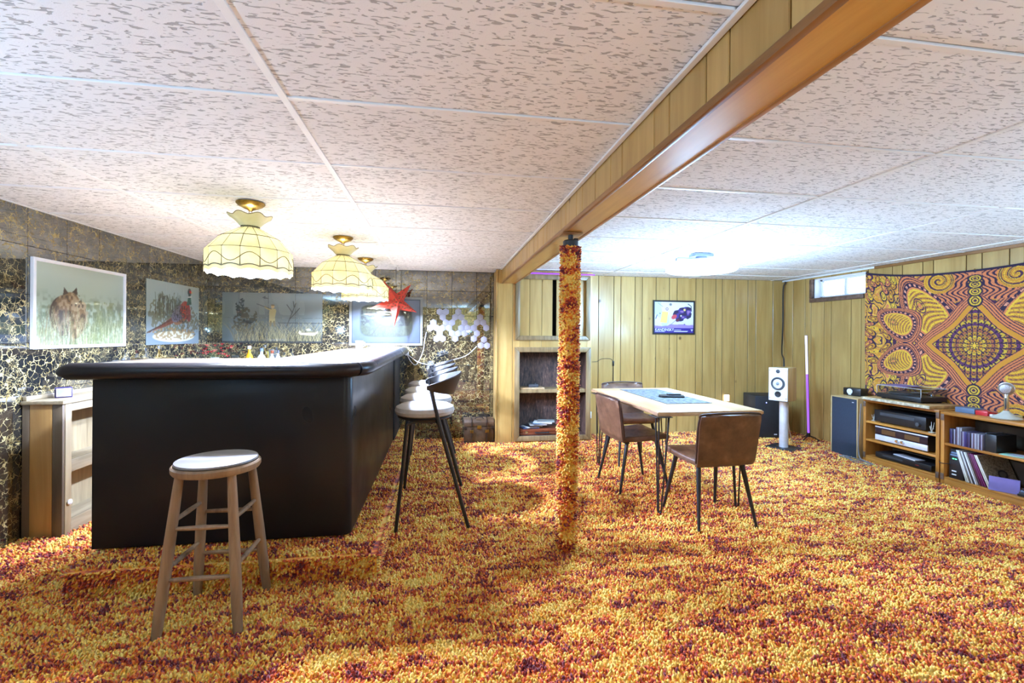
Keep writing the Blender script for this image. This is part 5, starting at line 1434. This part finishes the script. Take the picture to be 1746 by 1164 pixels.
# records, leaning
rcol = [lin(210, 206, 196), lin(226, 222, 212), lin(120, 112, 104), lin(206, 204, 208), lin(60, 54, 60), lin(226, 224, 224), lin(150, 140, 132), lin(84, 28, 48), lin(96, 30, 70), lin(110, 34, 84), lin(200, 190, 170), lin(214, 206, 190), lin(190, 176, 150), lin(170, 160, 146)]
rn_ = ['cream', 'white', 'taupe', 'silver grey', 'black', 'bright white', 'stone', 'maroon', 'plum', 'magenta', 'sand', 'ivory', 'tan', 'khaki']
x = .185; ang = R_(17)
for k in range(12):
    if k: x += .0140 if k not in (7, 9, 10) else .020
    o = MB().bb(0, .009 if k not in (8,) else .015, 0, .29, 0, .262).build('record_album', plain('album_cover_%d' % k, rcol[k], .45), None, S2(x, .02, .0795), None, bevel=.0008)
    o.rotation_euler = Matrix.Rotation(RZ, 3, 'Z').to_euler(); o.rotation_euler = (Matrix.Rotation(RZ, 3, 'Z') @ Matrix.Rotation(-(ang+R_(.55)*k), 3, 'Y')).to_euler()
    tag(o, '%s record album leaning in the row on the bottom shelf' % rn_[k], 'record', 'record albums on the bottom shelf')
cv = Canvas(.30, .262, lin(120, 112, 96)); nz = cv.noise(160, 160, 50); cv.put(nz > .55, lin(70, 62, 54), .8); cv.ell(.17, .10, .05, .04, lin(34, 30, 34)); cv.ell(.17, .10, .035, .026, lin(84, 78, 72)); cv.line([(.19, .08), (.23, .05)], .008, lin(34, 30, 34)); cv.C = np.clip(cv.C*1.9, 0, .8)
c_ = link('album_cover', print_mesh('album_cover', cv, 0, .288, 0, .260, 'print', 0, 240, .002), o, (.0115, .001, .001), (0, 0, PI/2)); o['label'] = 'grey patterned record album leaning last in the row on the bottom shelf'
fl = MB().box((0, 0, .055), (.17, .004, .11)).build('lilac_card', 'purplebox', None, S2(x+.085, .03, .0795), None); fl.rotation_euler = (Matrix.Rotation(RZ+R_(28), 3, 'Z') @ Matrix.Rotation(R_(-16), 3, 'X')).to_euler(); tag(fl, 'lilac card propped against the patterned album', 'card')
for k in range(4):
    o = MB().box((0, 0, .009), (.27, .25, .016)).build('record_box', ('blackplastic', 'darkgrey', 'bluegrey', 'blackplastic')[k], None, S2(.66+.008*k, .16, .0787+.0182*k), (0, 0, RZ+.04*(k-1)), bevel=.002)
    tag(o, ['black record box at the bottom of the flat pile', 'charcoal record box second in the flat pile', 'slate blue record box third in the flat pile', 'black record box on top of the flat pile'][k], 'box', 'record boxes lying flat')
# top of unit 2: boxes and microphone
gb = thing('mixer_box', 'blue-grey electronics box with a red panel on the oak shelf', 'electronics', S2(.03, .11, .6455), RZ)
MB().bb(0, .15, 0, .12, 0, .045).build('case', 'bluegrey', gb, bevel=.004)
MB().bb(.152, .24, .005, .11, .0, .038).build('red_panel', 'redglass', gb, bevel=.003)
MB().tube([(.25, .0, .002), (.37, .0, .002), (.37, .0, .045), (.25, .0, .045)], .003, 6).build('wire_guard', 'chrome', gb)
for k in range(3): MB().bb(.25+.03*k, .27+.03*k, .01, .05, 0, .02).build('slider', 'silver', gb, bevel=.002)
mp = onx(1716, 700, 4.50)
mc = thing('desk_microphone', 'vintage chrome desk microphone on a round cream base', 'microphone', (4.50, mp.y, .6455), RZ+.3)
MB().lathe([(.02, .0), (.088, .002), (.092, .010), (.075, .020), (.045, .036), (.024, .056), (.018, .066)], seg=30).build('base', 'greystone', mc)
MB().lathe([(.015, .060), (.0155, .07), (.0155, .19), (.012, .20)], seg=16).build('stem', 'chrome', mc)
MB().bb(-.004, .004, -.019, -.014, .08, .17).build('switch_bar', 'darkgrey', mc, bevel=.001)
MB().lathe([(.016, -.028), (.034, -.026), (.044, -.014), (.046, 0), (.044, .014), (.034, .026), (.016, .028)], (0, 0, 0), 24, Matrix.Translation((0, 0, .242)) @ Matrix.Rotation(PI/2, 4, 'X')).build('head', 'silvermesh', mc)
MB().tube([(.048*math.cos(t_), 0, .242+.048*math.sin(t_)) for t_ in np.linspace(0, 2*PI, 25)], .005, 8).build('head_ring', 'chrome', mc)

# vintage speaker
vs = thing('floor_speaker', 'vintage floor speaker with dark grille in a pale cabinet', 'speaker', (4.335, 4.530, 0), -PI/2)
MB().bb(0, .335, .012, .32, 0, .645).build('cabinet', 'oakpale', vs, bevel=.003)
MB().bb(0, .012, 0, .012, 0, .645).bb(.323, .335, 0, .012, 0, .645).bb(.012, .323, 0, .012, 0, .010).bb(.012, .323, 0, .012, .635, .645).build('front_edge', 'oakpale', vs, bevel=.001)
MB().bb(.013, .322, .003, .0125, .011, .634).build('grille', 'grille', vs, bevel=.002)
MB().bb(.265, .287, .001, .004, .598, .604).build('badge', 'silver', vs)
ra = thing('clock_radio', 'small black radio with a white cone on the vintage speaker', 'radio', (4.50, 4.47, .6455), -PI/2+R_(10))
MB().bb(-.06, .13, 0, .12, .004, .085).build('case', 'blackplastic', ra, bevel=.006)
MB().lathe([(.030, .0), (.030, .006), (.012, .010), (.004, .010)], (0, 0, 0), 18, Matrix.Translation((.015, 0, .048)) @ Matrix.Rotation(PI/2, 4, 'X')).build('cone', 'white', ra)
MB().bb(.0, .03, -.003, .001, .010, .018).build('label_strip', 'white', ra)
MB().lathe([(.008, .0), (.008, .012)], (0, 0, 0), 10, Matrix.Translation((-.045, 0, .05)) @ Matrix.Rotation(PI/2, 4, 'X')).build('dial', 'darkgrey', ra)

# monitor speaker on a stand
NV = math.atan2(-.45, -.893)          # front normal direction
rzs = NV+PI/2                          # local -y maps to the normal
sd = thing('speaker_stand', 'silver column speaker stand on a black square plate', 'stand', (3.93, 4.75, 0), rzs)
MB().bb(-.15, .15, -.14, .14, .006, .024).build('base_plate', 'blackmetal', sd, bevel=.003)
MB().tube([(0, 0, .022), (0, 0, .555)], 1., 28, (.046, .052)).build('column', 'silver', sd)
MB().bb(-.075, .075, -.085, .085, .555, .565).build('top_plate', 'blackmetal', sd, bevel=.002)
sp = thing('monitor_speaker', 'white fronted monitor speaker with pale wood sides on a stand', 'speaker', (3.93, 4.75, .566), rzs)
side = [(-.102, -.135), (.102, -.135), (.112, -.06), (.108, .02), (.088, .10), (.062, .145), (-.062, .145), (-.088, .10), (-.108, .02), (-.112, -.06)]
MB().prism(side, 0, .375).build('cabinet', 'oakpale', sp, bevel=.004)
MB().prism([(-.102, 0), (.102, 0), (.102, .375), (-.102, .375)], .1355, .150, Matrix.Rotation(PI/2, 4, 'X')).build('baffle', 'speakerwhite', sp, bevel=.003)
fx = lambda z: Matrix.Translation((0, -.150, z)) @ Matrix.Rotation(PI/2, 4, 'X')
MB().lathe([(.075, .0), (.075, .006), (.066, .008), (.060, .004), (.004, .002)], (0, 0, 0), 30, fx(.195)).build('woofer_ring', 'darkgrey', sp)
MB().lathe([(.052, .008), (.030, .0045), (.004, .0045)], (0, 0, 0), 26, fx(.195)).build('woofer_cone', 'silver', sp)
MB().lathe([(.018, .006), (.014, .018), (.004, .022)], (0, 0, 0), 18, fx(.195)).build('phase_plug', 'speakergrey', sp)
MB().lathe([(.022, .0), (.022, .005), (.012, .008), (.003, .008)], (0, 0, 0), 20, fx(.335)).build('tweeter', 'darkgrey', sp)
MB().lathe([(.034, .0), (.034, .004), (.027, .005), (.020, .002), (.003, .0015)], (0, 0, 0), 22, fx(.075)).build('port', 'mattblack', sp)
for sx in (-.088, .088):
    for z in (.03, .345): MB().lathe([(.005, 0), (.005, .003), (.002, .003)], (0, 0, 0), 8, Matrix.Translation((sx, -.150, z)) @ Matrix.Rotation(PI/2, 4, 'X')).build('screw', 'chrome', sp)
# subwoofer
sw = thing('subwoofer', 'black cube subwoofer with a blue light in the panelled corner', 'speaker', (4.19, 5.40, 0), R_(-14))
MB().bb(-.20, .20, -.19, .19, .02, .545).build('cabinet', 'sub', sw, bevel=.012)
for sx in (-.16, .16):
    for sy in (-.15, .15): MB().lathe([(.02, 0), (.024, .02)], (sx, sy, 0), 10).build('foot', 'blackplastic', sw)
MB().lathe([(.006, .0), (.004, .003)], (0, 0, 0), 10, Matrix.Translation((-.065, -.19, .46)) @ Matrix.Rotation(PI/2, 4, 'X')).build('indicator', 'bluedot', sw)
MB().bb(.03, .065, -.193, -.189, .055, .068).build('badge', 'silver', sw)
# LED tube lamp
tl = thing('tube_floor_lamp', 'slim floor lamp tube glowing white to violet against planks', 'lamp', (4.53, 5.06, 0))
o_ = onx(1379, 570, 4.60)
tv = Vector((0, .05, 1.318)); bv = Vector((0, 0, .10))
MB().tube([bv.lerp(tv, .60), bv.lerp(tv, .995)], .0125, 12).build('white_tube', 'whitetube', tl)
MB().tube([bv, bv.lerp(tv, .598)], .0125, 12).build('violet_tube', 'purpletube', tl)
MB().tube([bv+Vector((.016, .006, 0)), tv+Vector((.016, .006, 0))], .010, 8).build('back_rail', 'blackmetal', tl)
MB().lathe([(.02, .055), (.022, .07), (.018, .105)], seg=12).build('collar', 'blackmetal', tl)
for k in range(3):
    a = R_(80+120*k); MB().tube([(0, 0, .07), (.06*math.cos(a), .06*math.sin(a), .05), (.125*math.cos(a), .125*math.sin(a), .012)], .007, 6).build('foot', 'blackmetal', tl)

# cables
c = [onx(1374, 474, XR-.02), onx(1358, 476, XR-.02), onx(1340, 480, XR-.02), Vector((4.67, 5.63, 2.03)), Vector((4.66, 5.66, 1.95)), Vector((4.655, 5.655, 1.5)), Vector((4.60, 5.60, 1.25)), Vector((4.35, 5.30, 1.08)), Vector((4.08, 4.94, 1.02)), Vector((4.03, 4.875, .86))]
tag(MB().tube(bez(c, 5), .009, 8).build('black_cable', 'blackcord'), 'black cable running down the panelled corner to the monitor speaker', 'cable')
c = [Vector((4.03, 4.87, .66)), Vector((4.07, 4.90, .55)), Vector((4.13, 4.93, .30)), Vector((4.22, 4.97, .05)), Vector((4.28, 4.96, .018)), Vector((4.40, 4.85, .018))]
tag(MB().tube(bez(c, 5), .005, 6).build('speaker_cable', plain('tan_cable', lin(170, 140, 116), .5)), 'tan speaker cable hanging behind the monitor speaker', 'cable')
c = [(4.345, 4.165, .60), (4.34, 4.172, .45), (4.34, 4.19, .2), (4.33, 4.17, .06), (4.30, 4.10, .025)]
tag(MB().tube(bez(c, 5), .005, 6).build('grey_cable', 'greycord'), 'grey cable hanging between the vintage speaker and shelf', 'cable')
g = random.Random(12); c = []
for k in range(24):
    a = k*.72; r = .07+.05*math.sin(k*1.3); c.append((4.25+.05*math.cos(a)+.02*math.sin(k), 4.12+(r*1.6)*math.sin(a), .024+.0006*k))
tag(MB().tube(bez(c, 4), .0038, 6).build('cable_coil', 'greycord'), 'tangled coil of grey cable on the carpet by the shelf', 'cable')
c = [S2(-.02, .02, .20), S2(.0, -.01, .198), S2(.03, -.01, .195), S2(.07, .018, .20)]
tag(MB().tube(bez(c, 4), .003, 6).build('thin_cord', 'blackcord'), 'thin black cord joining the two oak shelf units', 'cord')
